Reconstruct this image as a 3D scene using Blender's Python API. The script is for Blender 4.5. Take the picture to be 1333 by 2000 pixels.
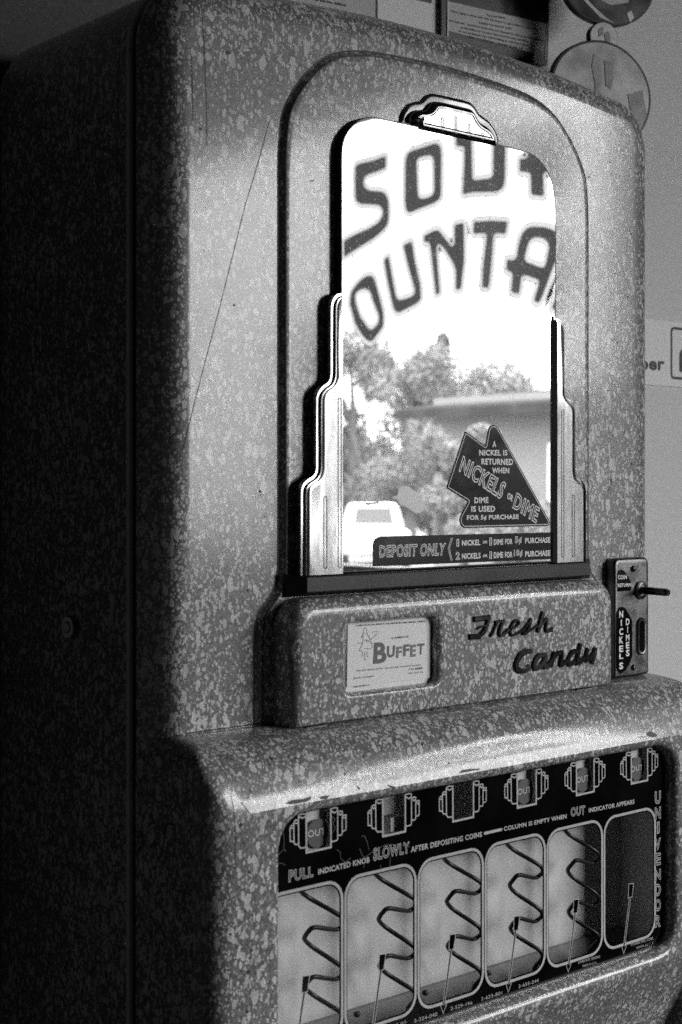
import bpy, bmesh, math, random
from math import sin, cos, pi, radians, sqrt
from mathutils import Vector, Matrix
from mathutils.bvhtree import BVHTree

for o in list(bpy.data.objects):
    bpy.data.objects.remove(o)
SC = bpy.context.scene
COL = SC.collection
random.seed(7)

# ------------------------------------------------------------------ camera
cam_data = bpy.data.cameras.new('camera')
cam = bpy.data.objects.new('camera', cam_data)
COL.objects.link(cam)
CAM_AZ = math.atan((3974 - 667) / 2900.0)          # angle between the lens axis and the machine's front
fw = Vector((cos(CAM_AZ), sin(CAM_AZ), 0))
cam.location = (-0.879, -0.8696, 1.25)
cam.rotation_euler = fw.to_track_quat('-Z', 'Y').to_euler()
cam_data.sensor_fit = 'VERTICAL'
cam_data.sensor_height = 36.0
cam_data.lens = 2900 / 2000 * 36.0
cam_data.shift_y = -49 / 2000
cam_data.clip_start = 0.02
cam_data.clip_end = 500
cam_data.dof.use_dof = True
cam_data.dof.focus_distance = 1.32
cam_data.dof.aperture_fstop = 11.5
SC.camera = cam

# ------------------------------------------------------------------ world: an even white overcast sky seen through the shop window
world = bpy.data.worlds.new('World')
SC.world = world
world.use_nodes = True
bg = world.node_tree.nodes['Background']
bg.inputs['Color'].default_value = (1, 1, 1, 1)
# overcast sky: three times as bright overhead as at the horizon
wn = world.node_tree
tcw = wn.nodes.new('ShaderNodeTexCoord'); sxyz = wn.nodes.new('ShaderNodeSeparateXYZ')
wn.links.new(tcw.outputs['Generated'], sxyz.inputs[0])
mz = wn.nodes.new('ShaderNodeMath'); mz.operation = 'MAXIMUM'; mz.inputs[1].default_value = 0.0
wn.links.new(sxyz.outputs['Z'], mz.inputs[0])
ma = wn.nodes.new('ShaderNodeMath'); ma.operation = 'MULTIPLY_ADD'; ma.inputs[1].default_value = 2.0; ma.inputs[2].default_value = 1.0
wn.links.new(mz.outputs[0], ma.inputs[0])
ms = wn.nodes.new('ShaderNodeMath'); ms.operation = 'MULTIPLY'; ms.inputs[1].default_value = 7.0
wn.links.new(ma.outputs[0], ms.inputs[0])
wn.links.new(ms.outputs[0], bg.inputs['Strength'])

# light portal in the window opening (only guides the sampling of the sky)
WIN_X = 2.0
WIN_Y0, WIN_Y1, WIN_Z0, WIN_Z1 = -3.60, -1.38, 0.97, 2.38
pd = bpy.data.lights.new('window_portal', 'AREA')
pd.shape = 'RECTANGLE'
pd.size = WIN_Z1 - WIN_Z0
pd.size_y = WIN_Y1 - WIN_Y0
pd.cycles.is_portal = True
po = bpy.data.objects.new('window_portal', pd)
COL.objects.link(po)
po.location = (WIN_X + 0.14, (WIN_Y0 + WIN_Y1) / 2, (WIN_Z0 + WIN_Z1) / 2)
po.rotation_euler = (0, radians(90), 0)            # faces -X, into the room

SC.view_settings.view_transform = 'Standard'
SC.view_settings.look = 'None'
SC.view_settings.exposure = 1.0
SC.view_settings.gamma = 1.0
SC.render.engine = 'CYCLES'
SC.cycles.max_bounces = 10
SC.cycles.transparent_max_bounces = 12
SC.cycles.caustics_reflective = False
SC.cycles.caustics_refractive = False
SC.cycles.use_denoising = False                    # keeps the fine grain of the photograph
SC.cycles.use_guiding = True
SC.cycles.guiding_training_samples = 64
SC.cycles.light_sampling_threshold = 0
SC.cycles.min_light_bounces = 3
SC.cycles.min_transparent_bounces = 6
SC.cycles.use_adaptive_sampling = False
SC.cycles.sample_clamp_indirect = 3.0
SC.cycles.pixel_filter_type = 'BLACKMAN_HARRIS'
SC.cycles.filter_width = 1.6
# measured outlines, millimetres: (x, z) on the face they lie on; window letters (y, z)
D = {
'panel_text': [('PULL','o',[(-212.5,969.3),(-189.5,969.4),(-212.5,978.1),(-189.5,977.1)]),('INDICATED KNOB','b',[(-184.9,970.1),(-134.8,970.7),(-184.9,974.2),(-134.8,975)]),('SLOWLY','o',[(-131.1,971),(-93.5,970.9),(-131.1,980.8),(-93.5,979.8)]),('AFTER DEPOSITING COINS','b',[(-92.3,971.1),(-13.5,970.9),(-92.3,975.5),(-13.5,975.1)]),('COLUMN IS EMPTY WHEN','b',[(12.2,971.4),(90,970.4),(12.2,975.1),(90,974.1)]),('OUT','o',[(95.6,970.7),(114.3,969.9),(95.6,978.6),(114.3,978.1)]),('INDICATOR APPEARS','b',[(119.3,970.9),(182.2,969.7),(119.3,974.8),(182.2,973.7)]),('U','o',[(211.7,964.9),(220.4,964.9),(211.7,976.4),(220.4,976.4)]),('N','o',[(211.7,951.1),(220.4,951),(211.7,962.2),(220.4,962.1)]),('I','o',[(214.7,937.8),(218.5,938.4),(214.7,948.4),(218.5,949)]),('V','o',[(211.7,923.5),(220.4,923.3),(211.7,934.1),(220.4,933.9)]),('E','o',[(211.7,909.8),(220.4,909.4),(211.7,920.8),(220.4,920.5)]),('N','o',[(211.7,896.4),(220.4,896.1),(211.7,906.1),(220.4,905.8)]),('D','o',[(211.7,882.2),(220.4,881.7),(211.7,893.2),(220.4,892.8)]),('O','o',[(211.7,868.4),(220.4,867.9),(211.7,879.4),(220.4,879)]),('R','o',[(211.7,854.1),(220.4,853.6),(211.7,865.2),(220.4,864.7)]),('2-324-040','n',[(-88.8,840.3),(-63.8,839.9),(-88.8,843.1),(-63.8,842.8)]),('2-529-196','n',[(-49.1,840.5),(-24.5,840),(-49.1,843.4),(-24.5,842.5)]),('2-623-801','n',[(-14.5,840.3),(10.1,839.8),(-14.5,843),(10.1,842.6)]),('2-655-244','n',[(29.8,840.5),(54.7,840.2),(29.8,843.3),(54.7,842.9)]),('PAT. NO.','n',[(-111.9,842.3),(-96.3,842.3),(-111.9,844.4),(-96.3,844.2)]),('OTHER PATS. PENDING','n',[(105.1,844.3),(134.2,843.5),(105.1,846.6),(134.2,845.8)]),('MADE IN U.S.A.','n',[(110.8,840.2),(130,839.4),(110.8,842.2),(130,841.5)]),('STONER MFG. CORP.','n',[(177.1,844.7),(209.6,844.1),(177.1,847),(209.6,846.7)]),('AURORA, ILL.','n',[(184.6,840.6),(201.9,840.1),(184.6,842.7),(201.9,842.2)])],
'dash': [(-11.2,972),(10.2,972.1),(10.2,974.4),(-11.2,974.3)],
'ind': [[(-196.2,1016.3),(-196,987.9),(-172.8,988.1),(-173,1016.3)],[(-203.5,1015),(-203.2,994),(-201.6,992.1),(-197.4,991.7),(-196.3,992.5),(-196.3,1015.6)],[(-203.5,1015),(-200,1013.1),(-196.3,1014),(-196.6,1015.5),(-200,1016.3),(-203.2,1015.8),(-203.5,1015)],[(-207.8,1011.6),(-207.6,996.8),(-206.4,995.4),(-203.5,995.1)],[(-207.8,1011.6),(-205.7,1010.2),(-203.5,1010.5),(-203.7,1012.1),(-205.9,1012.7),(-207.8,1011.6)],[(-211.3,1008.4),(-211.1,998.5),(-208,997.7)],[(-211.3,1008.4),(-209.4,1007.2),(-207.8,1007.6),(-207.9,1009),(-209.8,1009.4),(-211.3,1008.4)],[(-173,1014.8),(-172.8,992.8),(-171.1,991.8),(-167.2,992.2),(-166.4,993.2),(-166.4,1015.3)],[(-173,1014.8),(-169.5,1012.6),(-166.4,1013.6),(-166.6,1015.7),(-169.5,1016.4),(-172.8,1016),(-173,1014.8)],[(-166.4,995.7),(-163.3,995.4),(-162,996.3),(-162,1011.9)],[(-166.1,1011.9),(-163.9,1010.3),(-162,1011.1),(-162,1012.5),(-164.1,1013.1),(-166.1,1011.9)],[(-162,998),(-159.2,998.2),(-158.3,999.1),(-158.3,1008.8)],[(-162,1008.8),(-160,1007.4),(-158.3,1008),(-158.3,1009.3),(-160.3,1009.7),(-162,1008.8)]],
'ind_hole': [(-195.7,1016.7),(-195.7,988.7),(-173.2,988.8),(-173.2,1017.3)],
'disc': [(-175.8,997.2)],
'disc_r': [(-185.7,998.7),(-165.2,997.3)],
'out_text': [(-185.2,994.8),(-168.6,994.8),(-185.2,999.9),(-168.6,999.9)],
'arrow': [(-49.8,900.8),(-43.7,898.8),(-46.2,887.2),(-48.8,888.2),(-50.4,888.1),(-50.9,890.9)],
'arrow_head': [(-49.5,899.6),(-44.4,899.2),(-46.6,888.2),(-50.4,888.1)],
'arrow_shaft': [(-48.2,887.7),(-56.7,846.8)],
'arrow_tip': [(-60.2,847.3),(-57.4,840.2),(-53.4,846.9)],
'arrow_chk': [(-196.1,898.6),(-121.4,898.8),(-46.8,899.7),(27.7,899.1),(102.9,899.4),(177.8,900.9)],
'wire': [(-27.5,950.5),(7.4,926.3),(6.7,916),(-20.9,925.2),(-27.5,922.2),(-26.1,915.5),(6,889.2),(6,878.7),(-20.9,888.8),(-28.1,886.7),(-23.5,877.4),(6,854.4),(6.7,842)],
'wire_chk': [(-175.1,921.3),(-100.4,922.5),(-28.8,922.4),(43.6,921.3),(116.7,921.4)],
'ledge': [(-4.3,834),(53.6,831.8)],
'ledge2': [(-85.6,833),(-28,832.1)],
'cracks': [[(-217.5,1006.9),(-216.5,999.8),(-217,993.8),(-215.4,991.9)],[(-217,993.8),(-222.7,989.8),(-224.3,986.4)],[(-225.3,979.3),(-222.7,984.5),(-218.6,984.2),(-215.4,982.1)],[(-142.9,991.2),(-140,991.7),(-137.7,987.4),(-135.4,980.2)],[(-144.6,982.6),(-142.3,977.1),(-139.5,974.9),(-129.6,979.3),(-117.8,981.3),(-105.9,979.4),(-93.5,975.7)],[(-167.2,985.3),(-163.3,983),(-163.9,978.9),(-159.4,974.8),(-153.2,977.1)],[(-139.5,974.9),(-140.6,967.8)],[(-123.7,967.1),(-123.2,959.2)],[(-113.7,971.5),(-114.3,957.7)],[(-171.7,1010.4),(-168.4,1007.8),(-171.1,1005.3),(-168.4,1001.5),(-171.7,997.8)]],
'arrow_sign': [(10.2,1296.3),(34.7,1284.3),(38,1297.1),(38.9,1299.5),(40.6,1301.1),(42.5,1302.1),(44.6,1302.6),(46.8,1302.3),(49.4,1300.7),(51.4,1298.6),(115.4,1221.1),(116.6,1218.7),(116,1216.7),(113.5,1215.8),(9.4,1215.8),(6.6,1217),(4.7,1218.9),(3.6,1222.8),(4.2,1225.4),(13.8,1237.9),(-11.8,1249.1)],
'mirror_text': [('A','b',[(43.1,1283.4),(47.6,1283.9),(43.1,1288.7),(47.6,1289)]),('NICKEL IS','b',[(26.8,1276.2),(61.6,1276.7),(26.8,1281.1),(61.6,1281.4)]),('RETURNED','b',[(29.5,1268.7),(68.8,1268.6),(29.5,1273.8),(68.8,1273.9)]),('WHEN','b',[(42.6,1261.5),(63.9,1261.4),(42.6,1266.3),(63.9,1266.3)]),('NICKELS','o',[(2.1,1262.8),(53.1,1238.9),(7.7,1276.2),(61.2,1253)]),('OR','b',[(60.9,1240.2),(67.8,1237),(62.4,1245.5),(69.6,1242.6)]),('DIME','o',[(67.6,1232.1),(98.4,1218.2),(73.4,1245.5),(103.8,1231.3)]),('DIME','b',[(21,1236.4),(38,1236.6),(21,1241.2),(38,1241.4)]),('IS USED','b',[(17.3,1229.2),(46.3,1228.9),(17.3,1234.1),(46.3,1234.1)]),('FOR 5¢ PURCHASE','b',[(12.1,1221.6),(75.8,1221.5),(12.1,1226.5),(75.8,1226.5)]),('DEPOSIT ONLY','o',[(-86.8,1194.3),(-14.3,1193.8),(-86.8,1204.2),(-12.3,1204.2)]),('1','o',[(-0.2,1200.8),(2.7,1200.8),(-0.2,1207),(2.7,1207.1)]),('NICKEL','b',[(6.2,1201.3),(28.1,1201.2),(6.2,1205.9),(28.1,1206)]),('OR','b',[(31.1,1202.4),(36.9,1202.5),(31.1,1204.8),(36.9,1204.9)]),('1','o',[(39.3,1200.6),(42.3,1200.6),(39.3,1207.3),(42.3,1207.4)]),('DIME','b',[(44.7,1201),(56.3,1201),(44.7,1205.7),(56.3,1205.7)]),('FOR','b',[(58.6,1201.1),(67.8,1201.1),(58.6,1205.8),(67.8,1205.8)]),('5¢','o',[(71.2,1200.6),(79.9,1200.6),(71.2,1207.5),(79.9,1207.5)]),('PURCHASE','b',[(84.2,1201.3),(117,1201.1),(84.2,1206.1),(117,1206)]),('2','o',[(-1.2,1190),(3.6,1189.9),(-1.2,1196.3),(3.6,1196.3)]),('NICKELS','b',[(6.2,1190.2),(28.4,1190.1),(6.2,1194.9),(28.4,1195)]),('OR','b',[(31.1,1191),(36.9,1190.9),(31.1,1193.4),(36.9,1193.4)]),('1','o',[(39.3,1189.4),(42.3,1189.4),(39.3,1195.6),(42.3,1195.7)]),('DIME','b',[(44.7,1189.8),(56.3,1189.7),(44.7,1194.9),(56.3,1194.8)]),('FOR','b',[(58.6,1189.9),(67.8,1189.7),(58.6,1194.8),(67.8,1194.7)]),('10¢','o',[(69.7,1189.4),(80.8,1189.4),(69.7,1196.3),(80.8,1196.3)]),('PURCHASE','b',[(84.2,1189.7),(117,1189.6),(84.2,1194.6),(117,1194.6)])],
'strip': [(-93.4,1187.7),(-93.4,1205.2),(-91.4,1208.9),(-85.9,1211.1),(127.8,1210.1),(127.8,1186.7),(116.7,1186.6)],
'chev': [(-4.7,1208.3),(-8.6,1199.3),(-5.2,1189.4)],
'chev2': [(-6.4,1208.1),(-10.1,1199.3),(-6.7,1189.6)],
'residue': [[(-66.9,1249.1),(-61.3,1250.7),(-54.8,1250.4),(-48.2,1246.3),(-39.6,1244.9),(-37.7,1239.5),(-38.1,1231.3),(-41.5,1228.6),(-48.2,1228.7),(-53.8,1231.4),(-58.5,1234.2),(-65.9,1235.6),(-66.9,1239.6),(-73.3,1241),(-73.7,1242.1),(-67.4,1243)],[(-101.3,1237.9),(-93.3,1237.8),(-86.1,1238.4),(-87,1237.6),(-92.4,1236.6),(-97.7,1235.6),(-100.8,1235.9)]],
'spec': [(-112.3,1265.1),(-110.5,1265.1)],
'fresh': [(34,[(3.4,1141.8),(13.3,1142.1),(22.1,1142.4)]),(30,[(20.8,1142.3),(19.1,1136.4),(15.3,1131.3),(9.5,1127.5)]),(34,[(10.5,1127.5),(-1.9,1127.8)]),(14,[(6.9,1133.8),(11.4,1135.5),(19.1,1136)]),(22,[(28.6,1138),(40,1138.3)]),(18,[(30.8,1137.5),(27.6,1132.3),(23,1126.6)]),(24,[(38.7,1137.9),(34.7,1132.3),(33,1128.4),(34.7,1126.5),(38.7,1126.9),(44.6,1130.3)]),(18,[(44.6,1130.3),(54.7,1132.9),(58.7,1135.6),(56.7,1137.9),(52.6,1137.8),(48.4,1133.7),(46.6,1128.9),(48.4,1125.8),(53.3,1126.2),(63.4,1129.6)]),(14,[(63.4,1129.6),(73.6,1138.5)]),(26,[(73.2,1137.7),(70.5,1131),(68.2,1127.2),(65,1126.1),(62.3,1127.2)]),(14,[(68.2,1126.8),(78.4,1130.5),(85.3,1133.7)]),(32,[(88.5,1143),(83.9,1131.5),(81.9,1126.3)]),(22,[(85,1131),(90.2,1135.7),(93.7,1137.2),(93.4,1132.8),(91.6,1127.8),(93.7,1126.1),(100.7,1128.4)]),(20,[(93,1126.3),(100.4,1126.6)])],
'candy': [(34,[(74.3,1111.3),(67.5,1111.4),(60,1108.5),(54.9,1102.6),(54.2,1098.3),(58,1095.3),(66.1,1095.1),(70.9,1097.7)]),(30,[(92.3,1106.3),(83.9,1106.5),(78.4,1102.6),(76.2,1097.2),(78.7,1095.4),(85.3,1096.7),(90.6,1102.1)]),(28,[(92.3,1106.3),(89.2,1098),(90.2,1095.4),(93.7,1096),(100.7,1101.3)]),(30,[(103.5,1107.6),(100.7,1100.8),(98.7,1095.6)]),(26,[(101.4,1102.6),(107.7,1106.6),(113.4,1106.9),(112.7,1101.8),(110.6,1096.4),(112.7,1095.4),(120.6,1099.3)]),(28,[(133.9,1106.6),(127.8,1106.5),(122.7,1102),(121.3,1097.1),(124.2,1095),(130.7,1097.6)]),(30,[(138,1112.6),(134.3,1102),(133,1095.7),(135.8,1096),(143.8,1099.4)]),(28,[(148.2,1107.8),(145.3,1100.3),(146.2,1097.1),(149.7,1098),(156.4,1102.8)]),(32,[(158.6,1107.4),(156,1098.5),(153.7,1093.9)])],
'coin_out': [(208.3,1074.4),(208.3,1180.2),(210,1183),(213.9,1184.1),(251.1,1183.7),(255.8,1182.6),(258.5,1180),(259.9,1074.4)],
'coin_l1': [(212,1170.2),(213.9,1172.9),(217.9,1173.9),(221.8,1172.7),(227.5,1167.5),(232.4,1161.6),(232.4,1155.5),(230.9,1153.8),(212.2,1153.6)],
'coin_l2': [(210.9,1134.2),(213.3,1138.3),(217.9,1139.7),(223.5,1137.8),(229.2,1131.8),(233.5,1125.8),(233.8,1091.6),(229.2,1085.5),(223.5,1079.9),(216.7,1078),(212.2,1080.5),(210.9,1084.1)],
'rivets': [(235.2,1173.9),(235.7,1082.1)],
'lever': [(246.8,1154.5)],
'slot': [(247,1110.3),(240.1,1110.8),(254.6,1109.8),(247,1127.9),(247,1092.7)],
'coin_text': [('COIN','b',[(212.2,1164.9),(225.4,1164.7),(212.2,1168.8),(225.4,1168.6)]),('RETURN','b',[(211.8,1157.8),(231.5,1157.7),(211.8,1161),(231.5,1160.9)]),('N','b',[(214.2,1129.5),(219.9,1129.4),(214.2,1135.8),(219.9,1135.8)]),('I','b',[(216.5,1121.9),(217.9,1122.1),(216.5,1127.5),(217.9,1127.8)]),('C','b',[(214.2,1113.5),(219.9,1113.5),(214.2,1119.9),(219.9,1119.8)]),('K','b',[(214.2,1105.8),(219.9,1105.7),(214.2,1112.1),(219.9,1112)]),('E','b',[(214.2,1098),(219.9,1097.9),(214.2,1104),(219.9,1103.9)]),('L','b',[(214.2,1091.6),(219.9,1091.5),(214.2,1096.6),(219.9,1096.4)]),('S','b',[(214.2,1082.1),(219.9,1081.9),(214.2,1088.4),(219.9,1088.3)]),('D','b',[(224,1122.1),(229.2,1122.1),(224,1128.2),(229.2,1128.2)]),('I','b',[(226,1114.9),(227.1,1115.1),(226,1120.6),(227.1,1120.8)]),('M','b',[(224,1107.8),(229.2,1107.7),(224,1113.5),(229.2,1113.4)]),('E','b',[(224,1100.5),(229.2,1100.4),(224,1106.5),(229.2,1106.4)]),('S','b',[(224,1093.4),(229.2,1093.3),(224,1099.4),(229.2,1099.3)])],
'card': [(-128.2,1097.6),(-40.9,1096.6),(-37.3,1144.9),(-125.8,1143.2)],
'card2': [(-128.4,1094.1),(-40.9,1093.2)],
'card_text': [('u-select-it','s',[(-81.8,1130.8),(-63.2,1130.8),(-81.8,1132.7),(-63.2,1132.8)]),('B','x',[(-101.5,1112.7),(-87,1112.6),(-100.2,1129.3),(-87.6,1128.8)]),('U','x',[(-86.7,1116.4),(-78.7,1116.3),(-86.5,1125.7),(-77.9,1125.6)]),('F','y',[(-77,1115.4),(-70.6,1115.5),(-76.7,1124.3),(-69.9,1124.3)]),('F','x',[(-69.1,1116.2),(-62.8,1116.2),(-68.9,1125.4),(-62,1125.5)]),('E','y',[(-61.5,1115.1),(-55.3,1115.2),(-61.3,1124.7),(-54.6,1124.7)]),('T','x',[(-53.6,1116.1),(-46.4,1116.1),(-53.3,1125),(-45.6,1125)]),('2063 WEST MAPLEWOOD • BELLINGHAM, WASHINGTON 98225','n',[(-118.9,1108.1),(-49.6,1107.3),(-118.9,1109.3),(-49.6,1108.5)]),('734-0880','n',[(-63.2,1104.7),(-48,1104.4),(-63.2,1106.3),(-48,1106.1)]),('AREA CODE 206','n',[(-64.1,1101.9),(-47.3,1101.7),(-64.1,1102.9),(-47.3,1102.8)]),('JACK LOGAN','n',[(-122,1102.4),(-101.1,1102.2),(-122,1104.1),(-101.1,1103.9)]),('COMPLETE FOOD SERVICE FOR INDUSTRY AND SPECIAL EVENTS','b',[(-119.5,1143),(-45.1,1141.9),(-119.5,1144.1),(-45.1,1143.2)]),('1265 XENIA ST.','b',[(-121.2,1096.1),(-104.1,1096),(-121.2,1097.2),(-104.1,1097.1)])],
'chef': [[(-111.7,1136.2),(-114,1134.4),(-112.8,1133.3),(-111.7,1133.6),(-112.1,1136.8),(-111.4,1140.4),(-109.6,1141.8),(-107.7,1140.1),(-108.1,1136.9),(-104.6,1132.8),(-105.1,1131.8)],[(-111,1136.8),(-109.5,1137.3)],[(-111.7,1133.2),(-112.1,1129.7),(-115.4,1124.7),(-116,1123.8)],[(-116.9,1130.1),(-112.1,1129.5)],[(-109,1132.1),(-103.3,1130),(-102.2,1126.4),(-102.6,1124.6),(-110.3,1125.3)],[(-104.6,1131.4),(-99.3,1134.7),(-97.1,1135.9)],[(-115.2,1124),(-112.5,1123.2),(-112.1,1120.2),(-113.4,1119.4)],[(-110.3,1123),(-110.3,1119.1),(-110.5,1116.5),(-108.1,1116.4)],[(-107.7,1122.8),(-108.1,1119),(-105.8,1118.5)],[(-102.4,1137.2),(-99.7,1138),(-95.3,1137.1)],[(-110.5,1131.5),(-107.5,1131.8),(-106.8,1130.9),(-108.6,1130.1)]],
'board': [(249.5,1794.2),(425.5,1816.2),(423.1,1733.3),(249.5,1728.3)],
'strip_paper': [(257,1739.7),(414.3,1742.4),(417.8,1780.3),(257,1771.4)],
'poster_text': [('You are here.','b',[(318,1767.6),(349.1,1771.2),(318,1770.4),(349.1,1774.1)]),('Once again a time this was the place to get a bite or cold drink','b',[(262.2,1760.2),(404.7,1768.6),(262.2,1763),(404.7,1771.5)]),('behind the barber pole','b',[(306.3,1756.6),(359.4,1761),(306.3,1759.4),(359.4,1763.9)]),('and sold tea - one from Kentucky and opened for the stock that was the','b',[(258,1749.4),(412.7,1758),(258,1752.2),(412.7,1761)]),('at the Jefferson County Historical Society and Shop','b',[(277.5,1745.7),(387.5,1752),(277.5,1748.5),(387.5,1755)]),('in our landmark City Hall building in Old Town Plaza','b',[(274.9,1741.2),(388.3,1747.3),(274.9,1744),(388.3,1750.2)]),('Open 11-5 Weekdays - Saturday, Sunday 1-5','b',[(289.3,1738.4),(377.4,1741.7),(289.3,1741.3),(377.4,1744.6)])],
'poster2': [(158.5,1773.7),(237.1,1777.8),(234.8,1730.9),(158.5,1728.8)],
'poster2_dark': [(159.9,1774),(235.6,1777.4),(235.3,1753.9),(159.9,1752.9)],
'poster3': [(39.3,1746.9),(157.1,1753.3),(155.6,1720.3),(39.3,1716.8)],
'poster3_text': [('Dawn, Grandma Jo and two children','b',[(39.3,1729.8),(114.8,1734.8),(39.3,1733.3),(114.8,1738.5)])],
'ornament': [(434.5,1687.5),(439.9,1752.8),(448.1,1819.5)],
'sign': [(621,1376.1),(684.8,1375.7),(684.8,1456.6),(621,1456.7)],
'sign_text': [('Paper','b',[(564.9,1386.9),(646,1390.4),(564.9,1408.3),(646,1412)])],
'icon': [(659.2,1385.5),(659.2,1450.4),(679.4,1410.4)],
'scratch': [[(-187.7,1523.2),(-198.3,1490.7),(-210.3,1458),(-222.1,1419),(-233.7,1380.6),(-247.5,1338.2),(-258.7,1301.7),(-266.3,1275.9)],[(-249.7,1597.5),(-247.5,1564),(-245.7,1531.1),(-245.2,1496.1)],[(-258.7,1558.2),(-257.9,1532.7),(-257.4,1512.6)]],
'chips': [[(-228.5,1567.7),(-225.9,1568.2),(-223.3,1567.4),(-223.8,1566.5),(-226.5,1566.1),(-228.5,1566.8)],[(-153.2,1483.3),(-150.9,1483),(-147.6,1484.3),(-148.6,1483.1),(-150.9,1482.3)],[(-227,1600.3),(-226.3,1600.5),(-226.3,1599.8),(-227,1599.7)],[(183.6,1533.9),(185.6,1533.6),(185.3,1532),(183.6,1532.3)],[(214.4,1550.9),(216.6,1550.9),(216.1,1549.8),(214.5,1549.8)],[(245.6,1273.1),(248.5,1271.7),(248,1269.8),(246,1270.9)],[(215.9,1257.4),(217.6,1257.1),(217.6,1252.1),(215.4,1252.8)],[(213.7,1250),(215.4,1250.7),(213.1,1246.8),(212.2,1246.8)],[(241.6,1219.4),(245.1,1218.6),(243.3,1217.9)],[(260.8,1260.9),(263.7,1261.3),(262,1259.8)]],
'chips_low': [[(-224.6,1029),(-217.3,1030.4),(-207.8,1029.8),(-200.4,1030.5),(-201.4,1028.6),(-205.7,1027.5),(-213.1,1027.3),(-220.4,1027.6)],[(-193.9,1028.7),(-189.6,1029.4),(-183.1,1028.9),(-187.4,1026.6),(-191.8,1027.6)],[(-51.7,1027.9),(-46.6,1029.9),(-38.9,1029.7),(-26.5,1028.5),(-29.7,1027.8),(-37.6,1027.9),(-45.3,1027.8)],[(170.5,1031.1),(184.1,1030.4),(184.1,1029.6)],[(186.2,1033.6),(192.4,1033.8),(200,1030.8),(200.7,1028.6),(193.7,1028.5),(186.8,1030.6)],[(-126.6,1028.9),(-123.1,1028),(-119.6,1026.6),(-121.9,1025.8),(-125.4,1027.4)],[(-157,1032.5),(-153.6,1029.5),(-155.3,1028.9)],[(-261.7,916.5),(-257.7,919.9),(-257,919.5),(-261,916.2)],[(-239.6,906.9),(-237.9,909.2),(-237.4,908.9),(-238.8,906.8)],[(-251.4,915.6),(-250.4,916.7),(-250,916.5)],[(-273.1,947.9),(-271.5,947.5),(-271.1,946.2),(-272.4,946.2)],[(-270.2,940),(-268.3,939.6),(-268.5,939),(-269.8,939.4)],[(-265.6,1020.5),(-263.6,1021.4),(-261.6,1020.3),(-264.6,1017.2)],[(-262.1,1034.5),(-261.1,1034.1),(-254.7,1025.2),(-255.5,1025.1)],[(-252.7,1042.3),(-251.7,1041.7),(-250.9,1039.3),(-252.2,1039.8)]],
'scratch_low': [[(-269.3,1040.2),(-268.7,1028.8),(-268.3,1013.1),(-268.7,990.5)]],
'pen': [[(18.7,1004.7),(18.7,999.8),(16.5,994.9)],[(9.3,994.6),(4.9,998.2),(2.3,1001.1),(0.6,994.1),(-1.9,988),(-5.8,992.9),(-8.6,1002.3),(-12.1,1014.9),(-16.3,1016.4),(-21.9,1015.6)]],
'side_scr': [[(97.4,1589.2),(101,1559.2),(103.2,1501.7)],[(46.1,1581.2),(48.2,1529.6),(48.8,1466.4)],[(81.6,1139.9),(72.4,1134.9),(63.3,1128.9)]],
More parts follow.
